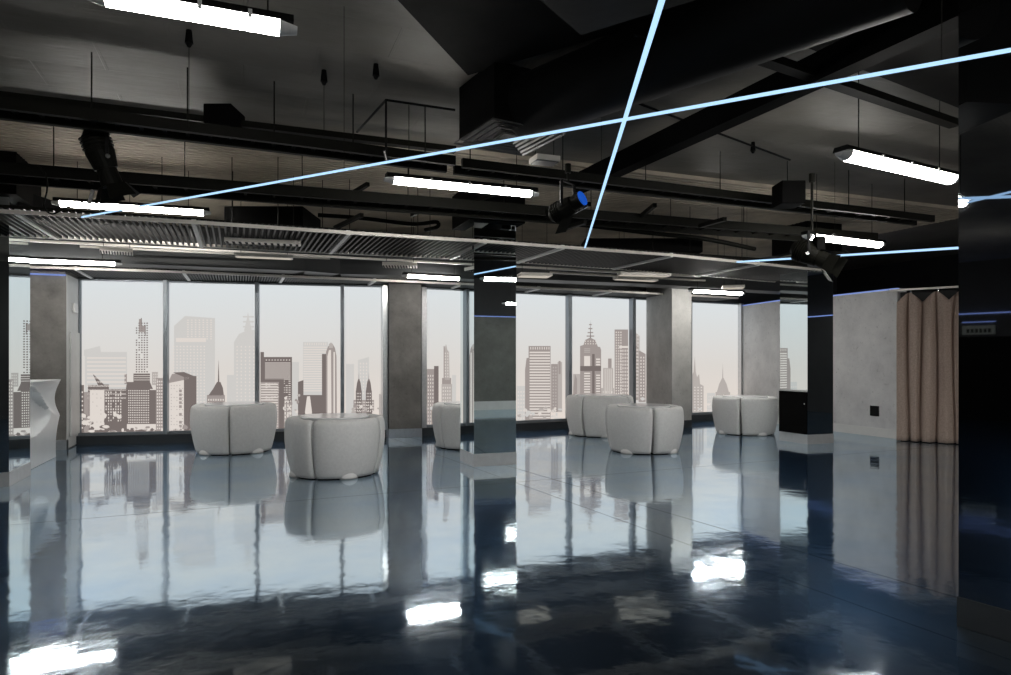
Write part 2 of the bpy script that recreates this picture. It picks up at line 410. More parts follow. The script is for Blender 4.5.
p.rect(260.5,380,279,437,'mid',2); p.grid(261,383,278,430,1,18,'light',1,.45,3); p.rect(279,381,284,437,'dark',3); p.rect(260.5,379,284,382,'dark',3)
p.rect(284,397,292,437,'mid',1); p.grid(284,400,292,434,3,9,'light',.5,.7,2)
p.poly([(298,382),(303.5,380),(303.5,395),(322,395),(322,437),(298,437)],'dark',2)
p.poly([(305,412),(307,396.5),(310,396),(312,412),(311,425),(307,425)],'light',3)
p.rect(322,354,326.5,437,'dark',2)
p.poly([(326,437),(326,352),(328,346.5),(330,344.5),(333,344.5),(335,348),(336.5,356),(337,437)],'mid',3)
p.poly([(327.5,435),(327.5,356),(329,350),(331,350),(331.5,435)],'light',4); p.rect(333.5,352,335,435,'light',4)
p.poly([(329,344),(331,342.5),(333,344),(333,348),(329,348)],'soft',4)
for i in range(22): p.blob(random.uniform(284,300), random.uniform(395,430), random.uniform(.8,2.5), random.uniform(.8,2.5), random.choice(['light','soft','mid']), 4)
p.done()
p = Print(6)
p.rect(346,364,354,437,'faint',0); p.poly([(358,437),(358,360),(369,357),(369,437)],'faint',0); p.grid(359,362,368,395,3,10,'light',.4,.5,1)
for cx in (358.8, 368.8):
    p.poly([(cx-.4,381),(cx,372),(cx+.4,381)],'mid',2)
    p.poly([(cx-3,392),(cx-1.8,383),(cx-.6,379),(cx+.6,379),(cx+1.8,383),(cx+3,392)],'dark',2)
    p.rect(cx-3,391,cx+3,420,'dark',2); p.grid(cx-2.4,392,cx+2.4,413,3,7,'light',.4,.45,3)
p.rect(353.5,400,374,437,'mid',1); p.grid(354,401,374,412,9,4,'light',.5,.5,2)
p.rect(379,394,383.5,437,'soft',1)
for i in range(20): p.blob(random.uniform(346,383), random.uniform(406,418), random.uniform(1,3), random.uniform(1,2.4), random.choice(['light','soft','mid']), 3)
p.done()
p = Print(7)
p.rect(426,369,438.5,437,'mid',1); p.rect(434,366,438.5,437,'dark',2); p.grid(427,374,434,425,3,14,'light',.35,.5,2)
p.poly([(443.5,380),(444,350),(446,344),(447.3,350),(449,352),(449.6,380)],'soft',2); p.grid(444,352,449,378,2,9,'light',.35,.5,3); p.rect(443.5,346,444.6,380,'mid',3)
p.rect(442,378,451,384,'mid',2); p.rect(441.5,384,452,437,'soft',1); p.grid(442,386,451,420,4,10,'light',.4,.5,2)
p.rect(452,375,456,437,'faint',0); p.rect(462,346,470,437,'mid',1); p.rect(464,352,467,432,'light',2); p.rect(470,350,476,437,'soft',1)
p.rect(422,398,427,437,'faint',0)
for i in range(18): p.blob(random.uniform(424,460), random.uniform(408,430), random.uniform(1,3), random.uniform(1,2.6), random.choice(['light','faint','soft']), 3)
p.done()
p = Print(8)
p.rect(528.5,346,550.5,424,'mid',1); p.grid(529.5,351,550,419,1,24,'light',1,.5,2); p.grid(529.5,346.5,550,350,9,1,'light',.35,.7,2)
p.poly([(525,422),(525,370),(526.5,358),(528.5,358),(528.5,422)],'mid',1)
p.rect(551,364,558,412,'mid',1); p.grid(552,366,557,410,2,14,'soft',.5,.5,2); p.rect(557.5,362,562,412,'soft',1); p.rect(558.5,361,560.5,374,'mid',2)
p.rect(517,386,525,424,'faint',0); p.grid(517,390,525,420,3,8,'light',.5,.4,1)
for i in range(34): p.blob(random.uniform(518,563), random.uniform(408,423), random.uniform(1,3.5), random.uniform(1,2.5), random.choice(['light','faint','soft']), 3)
p.done()
p = Print(9)
p.rect(573,374,581,424,'soft',0); p.poly([(573,390),(575,374),(577,379),(577,424),(573,424)],'mid',1)
p.poly([(580,424),(580,346),(583,345),(600,347),(601,350),(601,424)],'mid',2)
p.rect(584,356,590,366,'light',3); p.grid(584,372,590,396,1,9,'light',1,.5,3); p.rect(592,354,594.5,424,'dark',3); p.grid(596,358,600,366,1,3,'light',1,.6,3); p.grid(596,374,600,398,1,9,'light',1,.5,3)
p.rect(580,366,601,371,'dark',3); p.grid(584,348,590,353,1,3,'soft',1,.5,3)
p.poly([(583,346),(585,340),(590,337.5),(595,340),(598,347)],'mid',2); p.grid(584,340,597,345,5,2,'light',.35,.5,3)
p.poly([(589.8,338),(590.3,320),(590.8,338)],'dark',2)
for y, w in ((324,1.3),(328,2),(332,2.8),(335.5,3.8)): p.rect(590.3-w,y,590.3+w,y+1.2,'mid',2)
p.rect(603,368,613,398,'soft',1); p.grid(604,369,612,396,4,1,'light',.3,1,2); p.rect(608,358.5,611.5,368,'mid',1); p.rect(601,388,614,424,'soft',0); p.grid(602,390,613,420,4,7,'light',.5,.5,1)
p.rect(614.5,329.5,628,410,'mid',1); p.grid(615,331,622,400,3,26,'light',.5,.5,2); p.rect(619,346,628,348,'light',2); p.grid(619.5,349,628,398,5,14,'light',.45,.6,3)
for i in range(26): p.blob(random.uniform(570,626), random.uniform(396,420), random.uniform(1,3), random.uniform(1,2.5), random.choice(['light','faint','soft']), 4)
p.done()
p = Print(10)
p.poly([(631,400),(631,328.5),(639.5,336),(639.5,400)],'soft',1); p.grid(632,334,639,398,3,18,'light',.4,.4,2)
p.rect(633,346,638,400,'mid',2); p.grid(633.5,348,638,398,2,14,'light',.4,.6,3)
p.poly([(638.5,402),(638.5,350),(645.5,354),(645.5,402)],'mid',1); p.grid(639.5,356,645,400,2,14,'light',.4,.5,2)
p.rect(648.5,370.5,655,398,'soft',1); p.rect(646,386,656,402,'soft',1); p.rect(631,400,656,424,'faint',0)
for i in range(16): p.blob(random.uniform(632,656), random.uniform(394,420), random.uniform(1,3), random.uniform(1,2.5), random.choice(['light','faint','soft']), 4)
p.done()
p = Print(11)
p.poly([(692,415),(692,375),(693.5,372),(694.7,356),(695.7,372),(697,377),(699,374),(700,384),(703.5,386),(703.5,415)],'soft',1)
p.grid(693,386,703,412,3,9,'light',.4,.4,2)
p.rect(707,393,715,415,'faint',1); p.grid(708,395,715,412,4,5,'light',.4,.5,2)
p.poly([(722,380),(722.6,362.5),(723.2,380)],'soft',2); p.poly([(716.5,393),(719,384),(722,378),(723.5,378),(726.5,384),(729,393)],'soft',2)
p.rect(715.5,392,730,415,'soft',1); p.grid(716.5,394,729,412,6,5,'light',.45,.5,2)
for i in range(10): p.blob(random.uniform(693,730), random.uniform(404,414), random.uniform(1,2.5), random.uniform(1,2), random.choice(['light','faint']), 4)
p.done()
# the two windows hidden behind the left pillar still carry their film print
for w in (1, 2):
    t, s0, s1 = WIN[w]; bb = B()
    for i in range(7):
        a = s0+.06+(s1-s0-.5)*i/6; hh = random.uniform(.7,1.5); wd = random.uniform(.18,.34)
        bb.mi = random.choice([0,1]); bb.poly([FP(a,.2,.003),FP(a+wd,.2,.003),FP(a+wd,hh,.003),FP(a,hh,.003)])
        bb.mi = 4
        for r_ in range(int(hh*14)):
            z = .26+r_*.065
            if z < hh-.06: bb.poly([FP(a+.03,z,.0045),FP(a+wd-.03,z,.0045),FP(a+wd-.03,z+.03,.0045),FP(a+.03,z+.03,.0045)])
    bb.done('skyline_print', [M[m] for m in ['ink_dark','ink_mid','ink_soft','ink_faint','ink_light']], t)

# ---------------------------------------------------------------- concrete columns and right wall
def prism(name, pts, h0, h1, mat, parent=None, bevel=0):
    b = B(); b.hexa([(x,y,h0) for x,y in pts], [(x,y,h1) for x,y in pts]); return b.done(name, mat, parent, bevel=bevel)
def col(name, c0, c1, depth, label, mat='concrete'):
    # c0, c1: front corners (world), depth goes towards the glass
    d = (c1-c0); n = Vector((-d.y, d.x, 0)).normalized()
    if n.y < 0: n = -n
    pts = [(c0.x,c0.y),(c1.x,c1.y),(c1.x+n.x*depth,c1.y+n.y*depth),(c0.x+n.x*depth,c0.y+n.y*depth)]
    t = thing(name, ((c0+c1)/2), label, 'column')
    prism('shaft', pts, 0, HC-.01, M[mat], t)
    q = [(c0.x-n.x*.012-d.normalized().x*.012, c0.y-n.y*.012-d.normalized().y*.012), (c1.x-n.x*.012+d.normalized().x*.012, c1.y-n.y*.012+d.normalized().y*.012),
         (c1.x+n.x*.1+d.normalized().x*.012, c1.y+n.y*.1+d.normalized().y*.012), (c0.x+n.x*.1-d.normalized().x*.012, c0.y+n.y*.1-d.normalized().y*.012)]
    prism('plinth', q, 0.001, .17, M['steel'], t)
    return t
# left column
a = P(66,450,0); e = a + (W(1,0)*0) ; 
dirX = Vector((1,0,0))
lc1 = a; lc0 = a - Vector((.95,.0,0))
tcol = col('concrete_column', lc0, lc1, 1.35, 'grey concrete column beside the white sculpted counter at the left')
b = B(); b.bar(lc0+Vector((0,-.03,2.91)), lc1+Vector((.0,-.03,2.91)), .03, .025); b.done('led_strip', M['led_soft'], tcol)
prism('lit_side_face', [(lc1.x+.002,lc1.y+.02),(lc1.x+.012,lc1.y+.02),(lc1.x+.012,lc1.y+1.3),(lc1.x+.002,lc1.y+1.3)], .02, 2.93, M['grey_panel'], tcol)  # pale sheet added; the window light on this side is in its colour
# service panel and thermostat on its window-side face
x = lc1.x+.013
b = B(); b.box(x, x+.025, lc1.y+.18, lc1.y+.85, .20, 1.98); pn = b.done('access_panel', M['grey_panel'], bevel=.006)
tag(pn, 'tall pale access panel fixed low on the side of the left concrete column', 'panel')
b = B(); b.box(x, x+.04, lc1.y+.38, lc1.y+.62, 2.32, 2.48); pn = b.done('thermostat', M['foot'], bevel=.008)
tag(pn, 'small white control box above the access panel on the left column', 'thermostat')
c0 = P(389,438,0); c1 = P(421.5,437,0)
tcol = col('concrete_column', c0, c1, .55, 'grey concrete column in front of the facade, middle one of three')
prism('side_trim', [(c0.x-.10,c0.y+.10),(c0.x-.002,c0.y+.10),(c0.x-.002,c0.y+.5),(c0.x-.10,c0.y+.5)], 0.15, 2.94, M['steel'], tcol)
# right column: lit left face, front face
k0 = P(672,428.5,0); k1 = P(691.5,427,0)
lf = P(655.5,425.2,0)
t = thing('concrete_column', k0, 'pale grey concrete column between the two back right ottoman sets', 'column')
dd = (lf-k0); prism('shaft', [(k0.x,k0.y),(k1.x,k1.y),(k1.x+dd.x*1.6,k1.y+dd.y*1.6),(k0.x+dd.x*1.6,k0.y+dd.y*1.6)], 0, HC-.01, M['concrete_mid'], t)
prism('plinth', [(k0.x-.01,k0.y-.012),(k1.x+.01,k1.y-.012),(k1.x+.01,k1.y+.1),(k0.x-.01,k0.y+.1)], 0.001, .16, M['sill'], t)
# right hand concrete wall with light ledge and steel skirting
A_ = FP(sRend,0); B_ = P(800,427.2,0); D_ = P(897,439,0)
n = Vector(((D_-B_).y, -(D_-B_).x, 0)).normalized()
if n.x < 0: n = -n
th = .25
def wallseg(a, b_, h0, h1, t0, t1, name, mat):
    nn = n
    return prism(name, [(a.x+nn.x*t0,a.y+nn.y*t0),(b_.x+nn.x*t0,b_.y+nn.y*t0),(b_.x+nn.x*t1,b_.y+nn.y*t1),(a.x+nn.x*t1,a.y+nn.y*t1)], h0, h1, mat)
struct(wallseg(A_, B_, 0, 2.88, 0, th, 'wall_right_concrete', M['concrete_pale']))
struct(wallseg(B_, D_, 0, 2.84, 0, th, 'wall_right_concrete_near', M['concrete_pale']))
struct(wallseg(A_, B_, 2.885, 2.91, .01, .06, 'trim_30', M['led_soft']))
struct(wallseg(B_, D_, 2.845, 2.87, .01, .06, 'trim_31', M['led_soft']))
struct(wallseg(A_, B_, 0.001, .16, -.02, -.002, 'baseboard_right', M['foot']))
struct(wallseg(B_, D_, 0.001, .17, -.02, -.002, 'baseboard_right_near', M['foot']))
# socket plate on the wall
ws = (D_-B_); u = ws.normalized(); 
sp = B_ + ws*0.80
b = B(); q0 = sp - n*.012 - u*.10; q1 = sp - n*.012 + u*.10
b.bar(q0+Vector((0,0,.50)), q1+Vector((0,0,.50)), .02, .20); s_ = b.done('socket_plate', M['duct'], bevel=.006)
tag(s_, 'dark double socket plate low on the right concrete wall', 'socket')

# ---------------------------------------------------------------- mirrored pillars
def pillar(corner, ux, wx, uy, wy, label, head=True, ledge=None, plinth=.17, dark_front=False, dark_side=False):
    c = corner; a = c; bq = c+ux*wx; dq = bq+uy*wy; eq = c+uy*wy
    t = thing('mirrored_pillar', (a+dq)/2, label, 'pillar')
    prism('mirror_cladding', [(v.x,v.y) for v in (a,bq,dq,eq)], plinth, 3.45, M['mirror_dark' if dark_front else 'mirror'], t)
    o = .006
    prism('plinth', [(v.x,v.y) for v in (a-ux*o-uy*o, bq+ux*o-uy*o, dq+ux*o+uy*o, eq-ux*o+uy*o)], 0.001, plinth, M['sill' if dark_front else 'skirt'], t)
    if head:
        o = .10
        prism('column_head', [(v.x,v.y) for v in (a-ux*o-uy*o, bq+ux*o-uy*o, dq+ux*o+uy*o, eq-ux*o+uy*o)], 3.45, HC-.005, M['black'], t)
    return t
def R2(a): a = math.radians(a); return Vector((math.cos(a), math.sin(a), 0)), Vector((-math.sin(a), math.cos(a), 0))
# left: near right corner
lp = P(9,486.5,0); ux, uy = R2(0)
pillar(lp-ux*.7, ux, .7, uy, .84, 'mirror clad pillar at the left edge beside the white counter')
cp = P(474,467,0); ux, uy = R2(0)
tp = pillar(cp, ux, .635, uy, .64, 'mirror clad pillar standing in the middle of the hall', plinth=.18)
rp = P(807.5,444.5,0); ux, uy = R2(0)
tp2 = pillar(rp, ux, .60, uy, .66, 'mirror clad pillar in front of the right concrete wall')
# black panel put on for the dark reflection in its left face
b = B(); b.box(rp.x-.03, rp.x-.006, rp.y+.004, rp.y+.655, .175, .93); cb = b.done('reflection_panel', M['black'], tp2)
b = B(); b.box(rp.x-.04, rp.x-.004, rp.y, rp.y+.66, .93, .955); b.done('panel_cap', M['grey_panel'], tp2)
b = B(); b.tube((rp.x-.032,rp.y+.03,.72),(rp.x-.045,rp.y+.03,.72),.014); b.done('panel_dot', M['chrome'], tp2)
# near right
np_ = P(958.5,626,0); ux, uy = R2(10.2)
pillar(np_-uy*.95, ux, .8, uy, .95, 'large dark mirror clad pillar nearest at the right edge', plinth=.165, dark_front=True, head=False)
b = B(); q = np_-uy*.95
b.hexa([(v.x,v.y,3.45) for v in (q,q+ux*.8,q+ux*.8+uy*.95,q+uy*.95)],[(v.x,v.y,HC-.005) for v in (q,q+ux*.8,q+ux*.8+uy*.95,q+uy*.95)])
nearp = [o for o in C.objects if o.name.startswith('mirrored_pillar')][-1]
b.done('column_head', M['black'], nearp)

# ---------------------------------------------------------------- round lounge sets: table + four nesting quarter chairs
PROF = [(.50,.012),(.556,.012),(.575,.06),(.604,.18),(.634,.34),(.648,.47),(.649,.58),(.641,.675),(.630,.718),(.610,.742),
        (.582,.751),(.550,.745),(.505,.725),(.470,.700),(.462,.66),(.46,.46),(.40,.43),(.28,.425),(.15,.42),(.135,.38),(.14,.012)]
def quarter_mesh(gap):
    me_b = bmesh.new(); na = 16; rings = []
    cxy = []
    for i in range(na+1):
        t_ = i/na
        ring = []
        for r, z in PROF:
            g = (.009 + gap*max(0, 1-z/.8)**1.0)/max(r, .1)
            a0, a1 = g, math.pi/2-g
            # rounded vertical edges
            a = a0+(a1-a0)*t_
            edge = min(i, na-i); rr = r
            if edge == 0 and r > .3: rr = r-.016 if r > .46 else r
            if r < .3: rr = r
            ring.append(me_b.verts.new((rr*math.cos(a), rr*math.sin(a), z if not(edge == 0 and z > .71) else z-.012)))
        rings.append(ring)
    n = len(PROF)
    for i in range(na):
        for j in range(n):
            k_ = (j+1) % n
            me_b.faces.new([rings[i][j], rings[i+1][j], rings[i+1][k_], rings[i][k_]])
    # end caps as fans of the profile
    for ring, flip in ((rings[0], 0), (rings[-1], 1)):
        me_b.faces.new(ring if not flip else ring[::-1])
    bmesh.ops.recalc_face_normals(me_b, faces=me_b.faces)
    me = bpy.data.meshes.new('shell'); me_b.to_mesh(me); me_b.free()
    for p_ in me.polygons: p_.use_smooth = len(p_.vertices) == 4
    me.materials.append(M['seat']); return me
shell_narrow = quarter_mesh(.0); shell_wide = quarter_mesh(.02)
def foot_mesh():
    bb = bmesh.new(); nu, nv = 14, 7; rows = []
    for j in range(nv+1):
        ph = math.pi/2*j/nv; rows.append([bb.verts.new((.080*math.cos(ph)*math.cos(2*math.pi*i/nu), .118*math.cos(ph)*math.sin(2*math.pi*i/nu), .100*math.sin(ph))) for i in range(nu)] if j < nv else [bb.verts.new((0,0,.098))])
    for j in range(nv-1):
        for i in range(nu): bb.faces.new([rows[j][i], rows[j][(i+1)%nu], rows[j+1][(i+1)%nu], rows[j+1][i]])
    for i in range(nu): bb.faces.new([rows[nv-1][i], rows[nv-1][(i+1)%nu], rows[nv][0]])
    bb.faces.new(rows[0][::-1])
    bmesh.ops.recalc_face_normals(bb, faces=bb.faces)
    me = bpy.data.meshes.new('foot'); bb.to_mesh(me); bb.free()
    for p_ in me.polygons: p_.use_smooth = True
    me.materials.append(M['foot']); return me
footm = foot_mesh()
def shadow_mesh():  # black sheet under each chair, put in for the shadow at its foot
    bb = B(); pts = []
    for i in range(13): a = math.radians(3+84*i/12); pts.append((.525*math.cos(a), .525*math.sin(a)))
    for i in range(13): a = math.radians(87-84*i/12); pts.append((.16*math.cos(a), .16*math.sin(a)))
    bb.hexa([(x,y,.002) for x,y in pts], [(x,y,.011) for x,y in pts]); bmesh.ops.recalc_face_normals(bb.bm, faces=bb.bm.faces)
    me = bpy.data.meshes.new('base'); bb.bm.to_mesh(me); me.materials.append(M['black']); return me
shadowm = shadow_mesh()
def lathe_mesh(name, prof, mat, n=40):
    bb = bmesh.new(); rows = []
    for r, z in prof:
        rows.append([bb.verts.new((r*math.cos(2*math.pi*i/n), r*math.sin(2*math.pi*i/n), z)) for i in range(n)])
    for j in range(len(prof)-1):
        for i in range(n): bb.faces.new([rows[j][i], rows[j][(i+1)%n], rows[j+1][(i+1)%n], rows[j+1][i]])
    bb.faces.new(rows[0][::-1]); bb.faces.new(rows[-1])
    bmesh.ops.recalc_face_normals(bb, faces=bb.faces)
    me = bpy.data.meshes.new(name); bb.to_mesh(me); bb.free()
    for p_ in me.polygons: p_.use_smooth = len(p_.vertices) == 4
    me.materials.append(mat); return me
top_me = lathe_mesh('tabletop', [(.36,.722),(.430,.730),(.442,.742),(.438,.758),(.425,.763)], M['table'])
ped_me = lathe_mesh('pedestal', [(.12,.004),(.12,.02),(.05,.04),(.04,.68),(.10,.722)], M['steel'], 20)
def piece(name, me, parent, loc=(0,0,0), rz=0):
    o = bpy.data.objects.new(name, me); C.objects.link(o); o.parent = parent; o.location = loc; o.rotation_euler = (0,0,rz); return o
def lounge(cx_px, zc, seam_deg, sc, where, wide=False, tilt=0):
    c = W((cx_px-CX)/F*zc, zc, 0)
    base_dir = math.atan2(-c.y, -c.x)      # towards the viewpoint
    tb = thing('round_table', c, 'white disc table inside '+where, 'table', 'white disc tables inside the lounge sets')
    tb.scale = (sc,)*3
    piece('tabletop', top_me, tb); piece('pedestal', ped_me, tb)
    # first seam to the right (deg>0) of the line to the viewpoint
    s0 = base_dir + math.radians(seam_deg)
    for q in range(4):
        a0 = s0 + q*math.pi/2
        mid = (a0+math.pi/4-base_dir+math.pi) % (2*math.pi) - math.pi
        md = math.degrees(mid)
        if abs(md) < 45: side = 'front quarter'
        elif abs(md) > 135: side = 'far quarter'
        elif md > 0: side = 'right quarter'
        else: side = 'left quarter'
        ch = thing('quarter_chair', c, 'pale curved shell chair, %s of %s' % (side, where), 'chair', 'curved chairs of the round lounge sets')
        ch.rotation_euler = (0,0,a0); ch.scale = (sc,)*3
        piece('shell', shell_wide if wide else shell_narrow, ch)
        am = math.pi/4
        piece('foot', footm, ch, (.522*math.cos(am), .522*math.sin(am), .003), am)
        piece('shadow_plate', shadowm, ch)
# image angle +right corresponds to counter-clockwise seen from above when facing the viewer -> seam angle sign
lounge(335.5, 8.97, 27*-1, 1.0, 'the lounge set nearest the viewer')
lounge(234.5, 11.15, -7, 1.03, 'the leftmost lounge set')
lounge(469.5, 11.75, -50, 1.0, 'the set half hidden by the middle pillar')
lounge(599.5, 13.6, -30, 1.05, 'the set partly behind another, centre right', True)
lounge(644, 11.2, 14, .99, 'the set before the pale column', True)
lounge(745, 13.85, -8, 1.0, 'the rightmost lounge set', True)

# ---------------------------------------------------------------- white sculpted counter at the left
near = lp + Vector((-.05,.84,0)); farp = P(56,457,0)
xf = farp.x-.0; y0 = near.y+.02; y1 = farp.y; Lc = y1-y0; Hc = 1.19
bb = bmesh.new(); nu, nv = 56, 44
def edge_ext(h):                          # scalloped far end: cusps at the top and at mid height
    t_ = h/Hc
    if t_ > .53: k_ = (t_-.53)/.47; return .24+.06*k_-.20*math.sin(math.pi*k_)
    k_ = t_/.53; return .24*k_**2.5 - .03*math.sin(math.pi*k_)
def smooth(a, b_, x_): x_ = max(0, min(1, (x_-a)/(b_-a))); return x_*x_*(3-2*x_)
def ridge(u_): return 1.13 - .50*smooth(.30, 1.0, u_) if u_ > .0 else 1.13      # u 0..1 along the length
def relief(u_, h):
    r_ = ridge(u_); d = 0
    if h > r_:                            # upper facet leans back from the ridge
        d = -.20*smooth(0, .45, h-r_)*(1-.8*smooth(.85,1.15,h))
        d = -.13*math.sin(math.pi*min(1, (h-r_)/max(.05, Hc-r_)))*smooth(.15,.6,u_)*(1-.75*smooth(.75,1.0,u_))
    else:
        rr = math.hypot((u_-.28)/.52, (h-.86)/.42)
        d = -.17*max(0, 1-rr**2)**.6
    return d
gridv = [[None]*(nv+1) for _ in range(nu+1)]; backv = [[None]*(nv+1) for _ in range(nu+1)]
for i in range(nu+1):
    for j in range(nv+1):
        h = Hc*j/nv; uu = i/nu; y = y0 + (Lc+edge_ext(h))*uu
        gridv[i][j] = bb.verts.new((xf+relief(uu, h), y, h+.004)); backv[i][j] = bb.verts.new((xf-.55, y, h+.004))
for i in range(nu):
    for j in range(nv):
        bb.faces.new([gridv[i][j], gridv[i+1][j], gridv[i+1][j+1], gridv[i][j+1]])
        bb.faces.new([backv[i][j], backv[i][j+1], backv[i+1][j+1], backv[i+1][j]])
    bb.faces.new([gridv[i][nv], gridv[i+1][nv], backv[i+1][nv], backv[i][nv]]); bb.faces.new([gridv[i][0], backv[i][0], backv[i+1][0], gridv[i+1][0]])
for j in range(nv):
    bb.faces.new([gridv[0][j], gridv[0][j+1], backv[0][j+1], backv[0][j]]); bb.faces.new([gridv[nu][j], backv[nu][j], backv[nu][j+1], gridv[nu][j+1]])
bmesh.ops.recalc_face_normals(bb, faces=bb.faces)
me = bpy.data.meshes.new('sculpted_counter'); bb.to_mesh(me); bb.free()
for p_ in me.polygons: p_.use_smooth = True
o = link('sculpted_counter', me, M['counter'])
md = o.modifiers.new('edges', 'EDGE_SPLIT'); md.split_angle = math.radians(42)
tag(o, 'white sculpted bar counter with scooped front beside the left mirrored pillar', 'counter')

# ---------------------------------------------------------------- curtain
ca = P(899,440.5,0); cbp = P(957,444,0)
ca = Vector((ca.x, ca.y, 0)); cd = (cbp-ca); 
L0 = cd.length; cd.normalize(); Ltot = 2.3; cn = Vector((-cd.y, cd.x, 0))
if cn.x > 0: cn = -cn                      # towards the room
bb = bmesh.new(); ns, nz = 520, 34; rows = []
edges = [0]
while edges[-1] < 2.6: edges.append(edges[-1]+random.uniform(.13,.27))
def fold(s, z):
    for i in range(len(edges)-1):
        a = edges[i]+.02*math.sin(1.3*z+i*2.1) if i else -.1; e = edges[i+1]+.02*math.sin(1.3*z+(i+1)*2.1)
        if a <= s <= e:
            q = (s-a)/(e-a); w = .14
            rad = .045+.03*((i*7)%3)/2
            if q < w: g = q/w; return -.15+(.15)*math.sin(g*math.pi/2)**.6
            if q > 1-w: g = (1-q)/w; return -.15+(.15)*math.sin(g*math.pi/2)**.6
            t_ = (q-w)/(1-2*w); return rad*math.sin(math.pi*t_)**.8+.012*math.sin(9*t_+i)
    return 0
Ht = 2.74
pinch = [.20, .62, 1.00, 1.38, 1.75, 2.1]
for j in range(nz+1):
    z = .012 + (Ht-.012)*j/nz; row = []
    tt = z/Ht
    for i in range(ns+1):
        s = Ltot*i/ns
        amp = .13*(1-.25*tt)*(.85+.25*math.sin(5.3*s+.6)) + .012*math.sin(3.1*s+1)
        ph = 2*math.pi*s/.22 + 1.5*math.sin(2.9*s) + .35*math.sin(1.9*z+s*3)
        f = fold(s, z)
        ds = 0
        droop = 0
        if tt > .80:                       # heading gathered into pleats, cloth swags between hooks
            kk = (tt-.80)/.20
            dmin = min(abs(s-q) for q in pinch); sgn = min(pinch, key=lambda q: abs(s-q))-s
            if dmin < .19: ds += sgn*.55*kk*(1-dmin/.19)
            droop = -.16*kk*min(1, dmin/.19)**2
            f = f*(1-.35*kk)+.03*kk*math.cos(dmin*16)
        p_ = ca + cd*(s+ds-.03) + cn*(f+.06)
        row.append(bb.verts.new((p_.x, p_.y, z+droop)))
    rows.append(row)
for j in range(nz):
    for i in range(ns): bb.faces.new([rows[j][i], rows[j][i+1], rows[j+1][i+1], rows[j+1][i]])
me = bpy.data.meshes.new('curtain'); bb.to_mesh(me); bb.free()
for p_ in me.polygons: p_.use_smooth = True
tcu = thing('curtain', ca, 'taupe floor length pleated curtain hanging right of the concrete wall', 'curtain')
o = link('drape', me, M['curtain'], tcu); sm = o.modifiers.new('thick', 'SOLIDIFY'); sm.thickness = .006
b = B(); b.bar(ca+cd*-.15+cn*.06+Vector((0,0,2.80)), ca+cd*2.6+cn*.06+Vector((0,0,2.80)), .03, .035)
b.done('curtain_track', M['pale_frame'], tcu)
for q in pinch:
    b = B(); b.tube(ca+cd*q+cn*.06+Vector((0,0,2.72)), ca+cd*q+cn*.06+Vector((0,0,2.79)), .012, n=8)
    b.done('hook', M['chrome'], tcu)
# black backing behind the curtain
bk = ca+cd*0-cn*.25; bk2 = ca+cd*2.6-cn*.25
prism('wall_right_return', [(bk.x,bk.y),(bk2.x,bk2.y),(bk2.x-cn.x*.1,bk2.y-cn.y*.1),(bk.x-cn.x*.1,bk.y-cn.y*.1)], 0, 2.78, M['black_wall'])['kind'] = 'structure'

# ---------------------------------------------------------------- overhead louvre grilles
HA = 3.10; HB = 2.985
nearA = [(-175,203),(15,212),(192,222),(347,232.6),(484,241.3),(562,247),(671,255),(758,263.5),(838,272)]
farA = [(-115,231),(55,237),(200,245.3),(329,252),(450,257.8),(517,261.5),(612.5,268),(698,274.8),(775,281.3)]
nearB = [(-60,265),(75,268.3),(182.7,272),(282.5,276),(374,280),(460,284),(538.6,287.8),(610,291.2),(676,294.7),(738,298)]
farB = [(-30,277),(93,278.3),(189.5,281.2),(277,285),(361.6,287.8),(441,291),(515,293.6),(583,296.6),(646,299.8),(702,302.4)]
def grille(n0, n1, f0, f1, label, nsl, group):
    nsl = int(nsl*1.35)
    c = (n0+n1+f0+f1)/4
    t = thing('louvre_grille', c, label, 'ceiling grille', group)
    w = .032
    b = B(); b.bar(n0, n1, w, .04); b.done('edge_rail', M['pale_frame'], t)
    b = B(); b.bar(f0, f1, w, .04); b.done('edge_rail', M['pale_frame'], t)
    b = B(); ins = (n1-n0).normalized()*.03
    b.bar(n0+ins*.6, f0+ins*.6, .05, .065); b.done('cross_rail', M['foot'], t)
    b = B()
    for i in range(1, nsl):
        k_ = i/nsl; p0 = n0.lerp(n1, k_); p1 = f0.lerp(f1, k_)
        b.bar(p0+Vector((0,0,.012)), p1+Vector((0,0,.012)), .022, .055)
    b.done('slats', M['slat'], t)
names = ['first from the left','second from the left','third from the left, under the dark fan box','fourth from the left','short one at the middle pillar','fifth full one','sixth full one','last on the right']
nm = 0
for i in range(len(nearA)-1):
    grille(P(*nearA[i],HA), P(*nearA[i+1],HA), P(*farA[i],HA), P(*farA[i+1],HA), 'dark slatted grille of the nearer row, '+names[i], 19 if i != 4 else 13, 'slatted grilles of the nearer row')
names = ['leftmost of them, over the left column','second from the left','third from the left','fourth from the left','over the middle column','beside the middle pillar','sixth, right of the pillar','over the pale column','rightmost of them']
for i in range(len(nearB)-1):
    grille(P(*nearB[i],HB), P(*nearB[i+1],HB), P(*farB[i],HB), P(*farB[i+1],HB), 'slatted grille along the window head, '+names[i], 26, 'slatted grilles along the windows')

